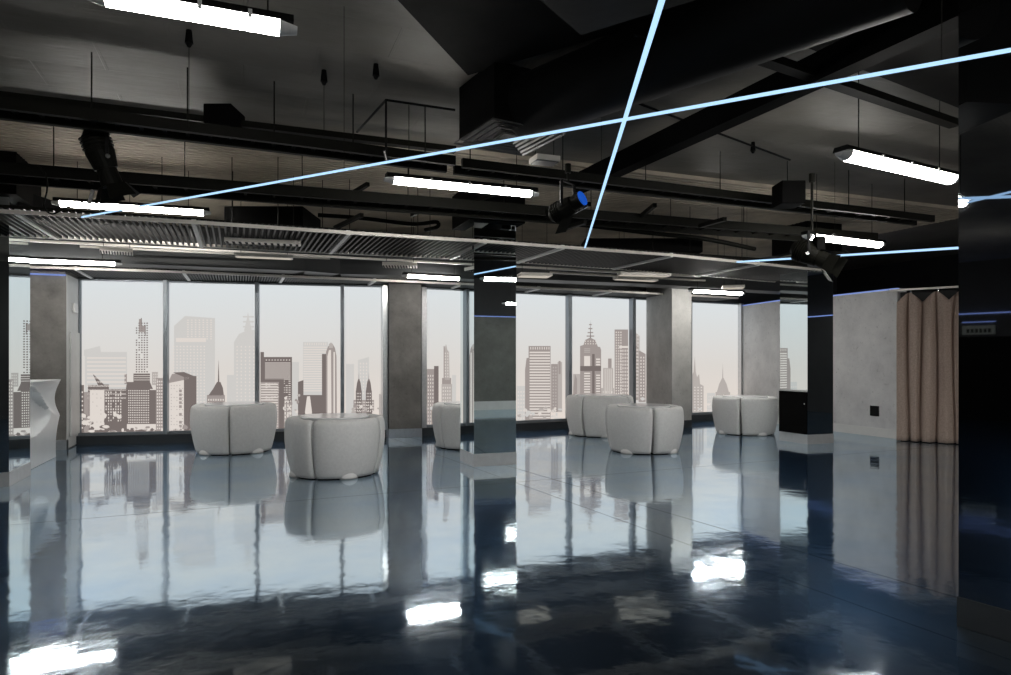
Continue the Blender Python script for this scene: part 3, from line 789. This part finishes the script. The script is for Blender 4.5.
# bulkhead duct between the two rows
def zplane(px, y, zc): return Q(px, y, zc)
bpts = [(-80,254,9.6),(100,256,10.5),(305,259,11.5),(340,262,11.9),(470,266,12.3),(640,273,13.4),(800,280,15.2)]
b = B()
for i in range(len(bpts)-1):
    a0 = Q(*bpts[i]); a1 = Q(*bpts[i+1]); a0.z = 0; a1.z = 0
    d = (a1-a0).normalized(); nn = Vector((-d.y, d.x, 0))
    lo = 3.02; 
    b.hexa([(a0.x,a0.y,lo),(a1.x,a1.y,lo),(a1.x+nn.x*.5,a1.y+nn.y*.5,lo),(a0.x+nn.x*.5,a0.y+nn.y*.5,lo)],
           [(a0.x,a0.y,3.5),(a1.x,a1.y,3.5),(a1.x+nn.x*.5,a1.y+nn.y*.5,3.5),(a0.x+nn.x*.5,a0.y+nn.y*.5,3.5)])
o = b.done('supply_duct', M['bulk']); tag(o, 'long charcoal rectangular duct running along above the windows', 'duct')
# pale service rails under the duct
def rail(name, a, b_, w, h, mat, label, cat, group=None):
    bq = B(); bq.bar(a, b_, w, h); return tag(bq.done(name, M[mat]), label, cat, group)
rail('service_rail', Q(80,246.5,10.0), Q(330,258.5,11.4), .03, .03, 'pale_frame', 'thin pale rail between the grille rows, left part', 'rail')
rail('service_rail', Q(-20,238,9.3), Q(700,276.5,12.9), .05, .03, 'pale_frame', 'long pale rail along the far edge of the nearer grilles', 'rail')
rail('service_rail', Q(550,272.5,12.2), Q(705,280.5,13.6), .04, .03, 'pale_frame', 'thin pale rail between the grille rows, right of the middle pillar', 'rail')
# air handling light boxes (dim, pale)
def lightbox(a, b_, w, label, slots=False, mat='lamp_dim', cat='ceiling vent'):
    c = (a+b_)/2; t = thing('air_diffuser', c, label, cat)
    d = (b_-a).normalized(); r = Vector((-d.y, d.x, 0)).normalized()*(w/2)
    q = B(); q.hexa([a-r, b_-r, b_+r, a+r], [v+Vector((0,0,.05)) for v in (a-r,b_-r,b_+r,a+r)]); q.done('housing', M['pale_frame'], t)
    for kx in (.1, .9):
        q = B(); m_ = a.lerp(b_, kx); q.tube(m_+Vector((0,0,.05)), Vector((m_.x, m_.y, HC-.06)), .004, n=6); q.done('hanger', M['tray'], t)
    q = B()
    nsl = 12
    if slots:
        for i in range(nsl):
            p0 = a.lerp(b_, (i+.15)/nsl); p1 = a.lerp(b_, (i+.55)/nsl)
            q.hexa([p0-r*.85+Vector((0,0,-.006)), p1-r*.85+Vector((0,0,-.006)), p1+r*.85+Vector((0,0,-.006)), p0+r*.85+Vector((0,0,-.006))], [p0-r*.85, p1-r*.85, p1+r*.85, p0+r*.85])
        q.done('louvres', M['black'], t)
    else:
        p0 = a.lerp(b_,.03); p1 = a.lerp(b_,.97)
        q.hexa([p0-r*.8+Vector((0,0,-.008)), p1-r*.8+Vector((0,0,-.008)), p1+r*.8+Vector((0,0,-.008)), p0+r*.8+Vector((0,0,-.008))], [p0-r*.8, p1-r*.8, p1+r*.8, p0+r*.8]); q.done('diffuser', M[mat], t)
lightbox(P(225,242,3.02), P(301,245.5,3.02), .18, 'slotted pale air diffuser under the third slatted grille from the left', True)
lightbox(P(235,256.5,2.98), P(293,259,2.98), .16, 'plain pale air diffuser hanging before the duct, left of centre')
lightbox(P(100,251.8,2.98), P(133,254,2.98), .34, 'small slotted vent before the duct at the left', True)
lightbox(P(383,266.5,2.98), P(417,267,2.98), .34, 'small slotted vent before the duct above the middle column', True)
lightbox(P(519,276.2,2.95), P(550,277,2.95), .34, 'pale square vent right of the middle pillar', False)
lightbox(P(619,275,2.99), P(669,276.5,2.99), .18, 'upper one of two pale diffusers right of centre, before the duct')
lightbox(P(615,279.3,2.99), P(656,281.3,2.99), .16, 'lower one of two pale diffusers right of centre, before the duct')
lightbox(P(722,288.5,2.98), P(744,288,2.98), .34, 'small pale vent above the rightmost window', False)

# ---------------------------------------------------------------- fluorescent lamps
def lamp(a, b_, label, group='fluorescent ceiling lamps', hang=True, w=.10, wires=(.15,.85)):
    c = (a+b_)/2; t = thing('fluorescent_lamp', c, label, 'ceiling lamp', group)
    d = (b_-a); L = d.length; d.normalize(); r = Vector((-d.y, d.x, 0)).normalized(); up = Vector((0,0,1))
    def prof(p0, p1, pts, name, mat, sm=False):
        q = B(); q.hexa([p0+r*x_+up*z_ for x_, z_ in pts], [p1+r*x_+up*z_ for x_, z_ in pts]); return q.done(name, M[mat], t, sm)
    hw = w/2
    prof(a+d*.02, b_-d*.02, [(-hw,.02),(hw,.02),(hw*.8,.06),(-hw*.8,.06)], 'housing', 'duct')
    arc = [(hw*.98*math.cos(math.pi+math.pi*i/10), .018+hw*.95*math.sin(math.pi+math.pi*i/10)) for i in range(11)]
    prof(a+d*.09, b_-d*.09, arc, 'diffuser', 'lamp')
    for e0, e1 in ((a, a+d*.09), (b_-d*.09, b_)):
        q = B(); k0_, k1_ = (.55, 1) if e0 is a else (1, .55)
        q.hexa([e0+r*x_*k0_+up*z_*k0_ for x_, z_ in arc], [e1+r*x_*k1_+up*z_*k1_ for x_, z_ in arc]); q.done('end_cap', M['acrylic'], t)
    for kx in (.28, .52, .76):
        q = B(); m_ = a.lerp(b_, kx); q.bar(m_+r*hw*-1.08+up*-.004, m_+r*hw*-1.08+up*.04, .02, .01)
        q.done('clip', M['acrylic'], t)
    if hang:
        for kx in wires:
            q = B(); m_ = a.lerp(b_, kx); q.tube(m_+up*.06, Vector((m_.x, m_.y, HC-.002)), .004, n=6); q.done('hanger', M['tray'], t)
lamp(P(84,-6,3.25), P(297,31,3.25), 'lit fluorescent lamp at the top left, nearest of all', w=.12)
lamp(P(384,179,3.25), P(538,194.5,3.25), 'lit fluorescent lamp hanging left of the middle pillar', w=.12)
lamp(P(52,202.5,3.42), P(211,213,3.42), 'lit fluorescent lamp behind the left stage light', w=.13)
lamp(P(839,153,3.25), P(955,180,3.25), 'lit fluorescent lamp high at the right near the dark pillar', w=.15)
lamp(P(804,235.5,3.15), P(883,245,3.15), 'lit fluorescent lamp crossed by the right stage light', w=.14)
lamp(P(-14,259.3,2.955), P(122,264,2.955), 'lit fluorescent lamp before the duct at the far left', w=.10)
lamp(P(402,275.5,2.955), P(463,279,2.955), 'lit fluorescent lamp before the duct above the middle column', w=.11)
lamp(P(689,290.6,2.93), P(744,293.6,2.93), 'lit fluorescent lamp before the duct above the pale column', w=.12)
# unseen lamps added around and behind the viewpoint as fill light
for i, (x_, y_) in enumerate([(-7.5,4.2),(-8.5,8.2),(9.6,.7),(2.6,-.1),(-.8,-.1),(-4.2,-.1),(13.2,3.6)]):
    lamp(Vector((x_-.8,y_,3.25)), Vector((x_+.8,y_-.05,3.25)), 'lit fluorescent lamp added out of view to fill the room with light', w=.12)

lamp(Vector((6.1,1.9,2.95)), Vector((7.7,1.85,2.95)), 'lit fluorescent lamp outside the picture at the right, mirrored in the middle pillar', w=.12)
# ---------------------------------------------------------------- LED lines
def led(name_lab, pts, r=.0145, mat='led', ends=True):
    t = thing('led_tube', pts[0], name_lab, 'light tube')
    q = B(); q.tube(pts[0], pts[1], r, n=12); q.done('glowing_tube', M[mat], t, True)
    d = (pts[1]-pts[0]).normalized(); q = B()
    q.tube(pts[0]-d*.03, pts[0], r*1.15, n=12); q.done('end_cap', M['acrylic'], t); q = B(); q.tube(pts[1], pts[1]+d*.03, r*1.15, n=12); q.done('end_cap', M['acrylic'], t)
    for kx in (.06, .5, .94):
        q = B(); m_ = pts[0].lerp(pts[1], kx); q.tube(m_+Vector((0,0,r)), Vector((m_.x,m_.y,HC-.002)), .002, n=5)
        q.done('hanger', M['tray'], t)
def zl(px, x0, z0, x1, z1): k_ = (px-x0)/(x1-x0); return 1/(1/z0+k_*(1/z1-1/z0))
a = Q(82,217,7.07); z2 = zl(1100,82,7.07,1011,2.6); led('long thin blue white light tube crossing the whole ceiling', [a, Q(1100,34,z2)], .0085)
z2 = 1/(1/2.31+(-50-0)/248*(1/9.33-1/2.31)); led('bright blue white light tube running away from the top centre', [Q(585,247.5,9.33), Q(662+15.5,-50,z2)], .0115)
zr = zl(1000,737,10.3,955,7.0); led('short blue white light tube behind the right stage light', [Q(737,262,10.3), Q(985,246.2,zl(985,737,10.3,955,7.0))], .0125)

# ---------------------------------------------------------------- cable trays and lighting rails
def two_rail(a, b_, label, w=.22, hh=.10, rungs=26):
    t = thing('cable_tray', (a+b_)/2, label, 'cable tray')
    d = (b_-a).normalized(); r = Vector((-d.y, d.x, 0)).normalized()*w
    q = B(); q.bar(a, b_, .05, hh); q.done('near_rail', M['tray'], t)
    q = B(); q.bar(a+r, b_+r, .05, hh); q.done('far_rail', M['tray'], t)
    for i in range(rungs):
        q = B(); m_ = a.lerp(b_, (i+.5)/rungs); q.bar(m_, m_+r, .03, .02); q.done('rung', M['tray'], t)
    for i in range(0, rungs, 4):
        q = B(); m_ = a.lerp(b_, (i+.5)/rungs); q.tube(m_+r*.5, Vector((m_.x+r.x*.5, m_.y+r.y*.5, HC-.002)), .006, n=6)
        q.done('drop_rod', M['tray'], t)
def lp3(px0, py0, px1, py1, h, e0=0, e1=0):
    a, b_ = P(px0,py0,h), P(px1,py1,h); d = (b_-a); return a-d*e0, b_+d*e1
a, b_ = lp3(0,103,455,161,3.45, .25, 0); two_rail(a, b_, 'black cable tray carrying the left stage light', .26, .09)
a, b_ = lp3(462,163,800,203,3.45, 0, .55); two_rail(a, b_, 'black cable tray running right from the square air diffuser', .26, .09)
a, b_ = lp3(0,168,800,231,3.42, .1, .15); two_rail(a, b_, 'black cable tray behind the stage lights, full width', .42, .12, 40)
a, b_ = lp3(0,207.5,790,262,3.24, .1, .1); rail('black_conduit', a, b_, .06, .06, 'tray', 'black conduit just before the slatted grilles, full width', 'conduit')
a, b_ = lp3(0,96,455,150,3.8, .25, 0); rail('black_conduit', a, b_, .10, .06, 'tray', 'black conduit tight under the slab above the left tray', 'conduit')
a, b_ = lp3(578,184,790,84,3.75, 0, .5); rail('ceiling_beam', a, b_, .16, .22, 'black', 'black beam slanting from centre to the upper right under the slab', 'beam')
a, b_ = lp3(620,88,690,49,3.8, 0, .3); rail('cable_rail', a, b_, .05, .05, 'tray', 'short black rail behind the bright light tube, top centre', 'rail')
a, b_ = lp3(634,35,696,53,3.7); rail('cable_rail', a, b_, .015, .012, 'chrome', 'thin shiny wire behind the bright light tube, top centre', 'rail')
a, b_ = lp3(712,41,955,124,3.7); rail('cable_rail', a, b_, .10, .06, 'tray', 'black rail descending towards the near dark pillar', 'rail')
# brackets between trays and grilles (short slanted arms)
for i, (x0, y0_, x1, y1_) in enumerate([(334,205,368,184),(412,215,432,205),(545,212,590,204),(470,203,505,190),(640,217,655,205),(700,226,725,219),(335,228,362,215),(560,230,585,222)]):
    rail('support_arm', Q(x0,y0_,9.2), Q(x1,y1_,8.6), .05, .05, 'tray', 'short black support arm above the slatted grilles', 'bracket', 'support arms above the grilles')
# vertical wires above the grilles
wires = [(117/5.194+300,205),(612/5.194+300,215),(258/5.194+300,215),(232,205),(278,212),(162,200),(430,215),(653,222),(718,230),(742,236),(690,226)]
for (x_, y_) in wires:
    m_ = P(x_, 240 if x_ > 300 else 225, HA+.03) if x_ < 640 else P(x_, 258, HA+.03)
    q = B(); q.tube(m_, Vector((m_.x,m_.y,HC-.002)), .005, n=6); tag(q.done('suspension_wire', M['tray']), 'thin black suspension wire above the nearer slatted grilles', 'wire', 'suspension wires above the grilles')
# flexible black ducts and cables between trays and grilles
def cable(name, pts, r, label, cat, mat='tray', group=None):
    fine = []
    P_ = [pts[0]]+list(pts)+[pts[-1]]
    for i in range(1, len(P_)-2):
        for k_ in range(8):
            u = k_/8; p0, p1, p2, p3 = P_[i-1], P_[i], P_[i+1], P_[i+2]
            fine.append(.5*((2*p1)+(p2-p0)*u+(2*p0-5*p1+4*p2-p3)*u*u+(3*p1-p0-3*p2+p3)*u**3))
    fine.append(pts[-1])
    bm_ = bmesh.new(); rings = []; n_ = 10
    for i, p_ in enumerate(fine):
        d = (fine[min(i+1,len(fine)-1)]-fine[max(i-1,0)]).normalized(); uu = Vector((0,0,1)) if abs(d.z) < .9 else Vector((0,1,0))
        x_ = d.cross(uu).normalized(); y_ = x_.cross(d)
        rings.append([bm_.verts.new(p_+x_*(r*math.cos(6.2832*j/n_))+y_*(r*math.sin(6.2832*j/n_))) for j in range(n_)])
    for i in range(len(rings)-1):
        for j in range(n_): bm_.faces.new([rings[i][j], rings[i][(j+1)%n_], rings[i+1][(j+1)%n_], rings[i+1][j]])
    bm_.faces.new(rings[0][::-1]); bm_.faces.new(rings[-1])
    bmesh.ops.recalc_face_normals(bm_, faces=bm_.faces)
    me_ = bpy.data.meshes.new(name); bm_.to_mesh(me_); bm_.free()
    return tag(link(name, me_, M[mat], None, True), label, cat, group)
cable('power_cable', [Q(318,215,9.6),Q(360,218,9.8),Q(412,224,9.9),Q(436,222,9.9),Q(437,227,9.9),Q(425,230,10)], .03, 'thick black cable bundle looped above the grilles left of the middle pillar', 'cable')
cable('power_cable', [Q(575,224,10.1),Q(610,228,10.2),Q(650,233,10.4),Q(705,239,10.6),Q(755,249,10.9)], .035, 'thick black cable bundle sagging above the grilles right of the middle pillar', 'cable')
cable('power_cable', [Q(38,165,6.6),Q(46,176,6.6),Q(47,190,6.6),Q(44,206,6.6),Q(52,214,6.7),Q(66,208,6.7),Q(83,202,6.7)], .008, 'thin black wire looping down left of the left stage light', 'cable')
# fan coil boxes seen as dark blocks above the grilles
def cbox(px0, px1, py0, py1, zc, dep, name, label, cat, mat='black'):
    a_ = Q(px0,py1,zc); b2 = Q(px1,py1,zc); top = EYE+(HZ-py0)*zc/F
    top = min(top, HC-.01)
    d = (b2-a_); d.z = 0; d.normalize(); nn = Vector((-d.y, d.x, 0))
    a_.z = b2.z = (a_.z+b2.z)/2
    q = B(); pts = [a_, b2, b2+nn*dep, a_+nn*dep]
    q.hexa(pts, [Vector((v.x,v.y,top)) for v in pts]); return tag(q.done(name, M[mat], bevel=.01), label, cat)
cbox(224,303,206,228,9.3,.9,'fan_coil_unit','black fan coil box above the third slatted grille','air unit')
cbox(1,18,188,208,8.3,.8,'fan_coil_unit','black fan coil box above the first slatted grille','air unit')
cbox(585,703,238,252,11.2,.6,'fan_coil_unit','long black fan coil box above the grilles right of centre','air unit')
cbox(782,806,180,203,7.6,.3,'junction_box','small black junction box under the slab right of the beam','box')
cbox(203,231,103,131,6.3,.35,'junction_box','small black junction box on the tray right of the left stage light','box')

# square air diffuser box with round duct
zb = 3.48
cA, cB, cC, cD = P(453,142.5,zb), P(488,120,zb), P(568,132,zb), P(525,158.5,zb)
ctr = (cA+cB+cC+cD)/4; e1 = ((cC-cB)+(cD-cA)).normalized(); e2 = Vector((-e1.y, e1.x, 0)); hs = .36
tdf = thing('square_air_diffuser', ctr, 'black boxed air diffuser with concentric square louvres, top centre', 'air diffuser')
def sq(c, h_, z): return [Vector((c.x+e1.x*h_*i+e2.x*h_*j, c.y+e1.y*h_*i+e2.y*h_*j, z)) for i, j in ((-1,-1),(1,-1),(1,1),(-1,1))]
b = B(); b.hexa(sq(ctr, hs-.03, zb+.03), sq(ctr, hs-.03, HC-.01)); b.done('plenum_box', M['black'], tdf)
b = B()
for h_ in (.37, .305, .24, .175, .11):
    o1, i1 = sq(ctr, h_, zb), sq(ctr, h_-.010, zb+.012)
    o2, i2 = sq(ctr, h_, zb+.004), sq(ctr, h_-.010, zb+.016)
    for k_ in range(4):
        l_ = (k_+1) % 4; b.hexa([o1[k_], o1[l_], i1[l_], i1[k_]], [o2[k_], o2[l_], i2[l_], i2[k_]])
b.done('louvre_rings', M['ring'], tdf)
b = B(); b.hexa(sq(ctr, .10, zb+.02), sq(ctr, .10, zb+.03)); b.done('centre_plate', M['black'], tdf)
dr = (P(700,28,3.72)-P(545,90,3.72)).normalized()
b = B(); s_ = ctr+Vector((0,0,.27)); s_.z = 3.70; b.tube(s_+dr*.2, s_+dr*3.2, .27, n=32); dct = b.done('round_duct', M['duct'], None, True)
md = dct.modifiers.new('edges', 'EDGE_SPLIT'); md.split_angle = math.radians(50)
tag(dct, 'large black round duct running from the square diffuser to the upper right', 'duct')
a = P(530,160,3.4); b2 = P(558,165,3.4)
lightbox(P(533,161.5,3.38), P(556,164,3.38), .2, 'small grey framed vent just behind the square air diffuser', False, 'slat')
# big dark duct at the very top
a, b_ = lp3(600,-12,800,-30,3.55, .3, .4)
q = B(); q.bar(P(560,-14,3.6), P(690,-60,3.6)+Vector((0,0,0)), .5, .35); tag(q.done('rectangular_duct', M['duct']), 'dark rectangular duct cut by the top edge of the picture', 'duct')

# smoke detectors / hanging sensors under slab
def sensor(px, py, drop, label):
    top = P(px, py-6, HC); t = thing('smoke_detector', Vector((top.x, top.y, HC-.10)), label, 'smoke detector', None)
    q = B(); q.tube((top.x,top.y,HC-.10),(top.x,top.y,HC-.002),.03,.02,n=16); q.done('body', M['black'], t, True)
    q = B(); q.tube((top.x,top.y,HC-.13),(top.x,top.y,HC-.10),.012,.028,n=16); q.done('sensor_tip', M['duct'], t, True)
    if drop:
        q = B(); q.tube((top.x,top.y,HC-.13-drop),(top.x,top.y,HC-.13),.0025,n=5); q.done('wire', M['tray'], t)
sensor(189, 36, .6, 'small black detector under the slab below the top left lamp')
sensor(324, 76, .45, 'tiny black detector under the slab, middle of the left three')
sensor(376, 70, 0, 'black teardrop detector under the slab nearest the square diffuser')
sensor(753, 148, 0, 'small black detector under the slab right of the light tubes')
sensor(602, 100, 0, 'tiny black detector right of the square diffuser')
# sprinkler pipe near the diffuser
pts = [P(357,132,3.9), P(386,100,3.9), P(455,110,3.9)]
q = B(); q.path(pts, .012); q.path([P(386,100,3.9), P(386,100,3.9)-Vector((0,0,.55)), P(384,150,3.35)], .01)
tag(q.done('sprinkler_pipe', M['duct']), 'thin bent pipe under the slab left of the square air diffuser', 'pipe')
q = B(); q.path([P(600,92,3.95), P(640,104,3.95), P(790,160,3.95)], .012); tag(q.done('sprinkler_pipe', M['duct']), 'thin straight pipe under the slab right of the round duct', 'pipe')

# ---------------------------------------------------------------- stage lights
def stage_light(pos, aim, L, R_, label, hang_top, lens=None, doors=True, gobo=True):
    aim = aim.normalized(); t = thing('stage_light', pos, label, 'stage light')
    u = Vector((0,0,1)); x_ = aim.cross(u)
    x_ = x_.normalized() if x_.length > .01 else Vector((1,0,0)); y_ = x_.cross(aim)
    q = B(); q.tube(pos-aim*L*.5, pos-aim*L*.15, R_*1.05, R_*1.25, n=20); q.tube(pos-aim*L*.15, pos+aim*L*.18, R_*1.25, R_*1.0, n=20)
    q.tube(pos+aim*L*.18, pos+aim*L*.5, R_*.85, R_*.95, n=20)
    for k_ in range(4): q.tube(pos-aim*(L*(.46-.07*k_)), pos-aim*(L*(.44-.07*k_)), R_*1.33, n=20)
    q.done('body', M['tray'], t)
    q = B(); q.tube(pos-aim*L*.62, pos-aim*L*.5, R_*.6, R_*1.0, n=20); q.done('rear_cap', M['tray'], t)
    q = B(); e = pos+aim*L*.5; q.tube(e, e+aim*.012, R_*.88, n=24); q.done('lens', M[lens or 'sill'], t)
    q = B(); ht = Vector((pos.x, pos.y, hang_top))
    q.bar(pos+x_*R_*1.4, pos+x_*R_*1.4+Vector((0,0,.24)), .03, .012); q.bar(pos-x_*R_*1.4, pos-x_*R_*1.4+Vector((0,0,.24)), .03, .012)
    q.bar(pos-x_*R_*1.4+Vector((0,0,.24)), pos+x_*R_*1.4+Vector((0,0,.24)), .03, .012); q.done('yoke', M['duct'], t)
    q = B(); q.tube(pos+Vector((0,0,.24)), ht, .014, n=8); q.tube(ht-Vector((0,0,.05)), ht+Vector((0,0,.04)), .03, n=10); q.done('clamp', M['tray'], t)
    q = B(); q.tube(pos+x_*R_*1.4, pos+x_*R_*1.75, .02, n=10); q.done('knob', M['chrome'], t)
    if doors:
        for sx, sy in ((1,0),(-1,0),(0,1),(0,-1)):
            c_ = e+x_*R_*sx*.98+y_*R_*sy*.98; ou = (x_*sx+y_*sy); tn = (y_ if sx else x_)
            far = c_+aim*R_*1.3+ou*R_*.75
            q = B(); w0, w1 = R_*.8, R_*1.15
            q.hexa([c_-tn*w0, c_+tn*w0, far+tn*w1, far-tn*w1], [v+ou*.004-aim*.003 for v in (c_-tn*w0, c_+tn*w0, far+tn*w1, far-tn*w1)]); q.done('barn_door', M['tray'], t)
    return t
p1 = Q(103,160,5.9)
tl = stage_light(p1, W(.16,.15,0)*1.0+Vector((0,0,-.62)), .44, .095, 'black stage spotlight with barn doors hanging at the left', 3.42)
q = B(); q.bar(Q(93,190,5.8), Q(89,204,5.8), .03, .01); q.done('safety_tab', M['chrome'], tl)
p2 = Q(568,207,6.6)
stage_light(p2, (Q(588,197,6.5)-Q(560,214,6.7)), .34, .082, 'black stage spotlight with blue lens beside the bright light tube', 3.38, 'lens', False)
ex = [o_ for o_ in C.objects if o_.name.startswith('stage_light')][-1]
q = B(); q.hexa([Q(545,210,6.7),Q(560,206,6.7),Q(562,216,6.7),Q(547,222,6.7)], [Q(545,210,6.72),Q(560,206,6.72),Q(562,216,6.72),Q(547,222,6.72)]); q.done('barn_door', M['tray'], ex)
q = B(); q.hexa([Q(563,215,6.6),Q(573,216,6.6),Q(566,232,6.6),Q(555,234,6.6)], [Q(563,215,6.63),Q(573,216,6.63),Q(566,232,6.63),Q(555,234,6.63)]); q.done('ballast_box', M['tray'], ex)
q = B(); q.bar(Q(575,213,6.5), Q(588,206,6.5), .012, .012); q.done('colour_frame_edge', M['chrome'], ex)
p3 = Q(812,255,7.2)
tl = stage_light(p3, W(.25,-.2,0)+Vector((0,0,-.18)), .36, .095, 'black stage spotlight in front of the short light tube at the right', 3.45, None, True)
cbox(817,826,236,250,7.1,.12,'ballast_box','small black ballast box above the right stage light','box')

# ---------------------------------------------------------------- exit sign on the left wall (visible in the near mirror)
t = thing('exit_sign', Vector((XL+.17, 6.25, 2.22)), 'small unlit greyish exit sign over the dark door in the near mirror', 'sign')
b = B(); b.box(XL+.15, XL+.20, 5.90, 6.60, 2.14, 2.36); b.done('housing', M['label'], t, bevel=.01)
b = B()
for i in range(6): b.box(XL+.20, XL+.204, 5.99+i*.09, 6.05+i*.09, 2.18, 2.28)
b.done('lettering', M['duct'], t)
b = B(); b.box(XL+.16, XL+.20, 5.90, 6.60, 2.44, 2.46); b.done('glow_strip', M['led_soft'], t)

# ---------------------------------------------------------------- world, camera, view
w = bpy.data.worlds.new('world'); scene.world = w; w.use_nodes = True
w.node_tree.nodes['Background'].inputs[0].default_value = (.6,.7,.8,1); w.node_tree.nodes['Background'].inputs[1].default_value = .3
cam = bpy.data.cameras.new('camera'); co = bpy.data.objects.new('camera', cam); C.objects.link(co); scene.camera = co
cam.sensor_width = 36; cam.lens = 36*F/1011; cam.shift_y = 22.5/1011; cam.clip_start = .05
co.location = (0,0,EYE); co.rotation_euler = (math.pi/2, 0, -TH)
for o in list(bpy.data.objects):
    if '_base' in o: del o['_base']
scene.view_settings.view_transform = 'Standard'; scene.view_settings.look = 'None'
scene.view_settings.exposure = 0.585; scene.view_settings.gamma = 1.0; scene.view_settings.use_curve_mapping = False
scene.cycles.max_bounces = 10; scene.cycles.glossy_bounces = 6; scene.cycles.diffuse_bounces = 4
scene.cycles.sample_clamp_indirect = 6.0; scene.cycles.use_denoising = True
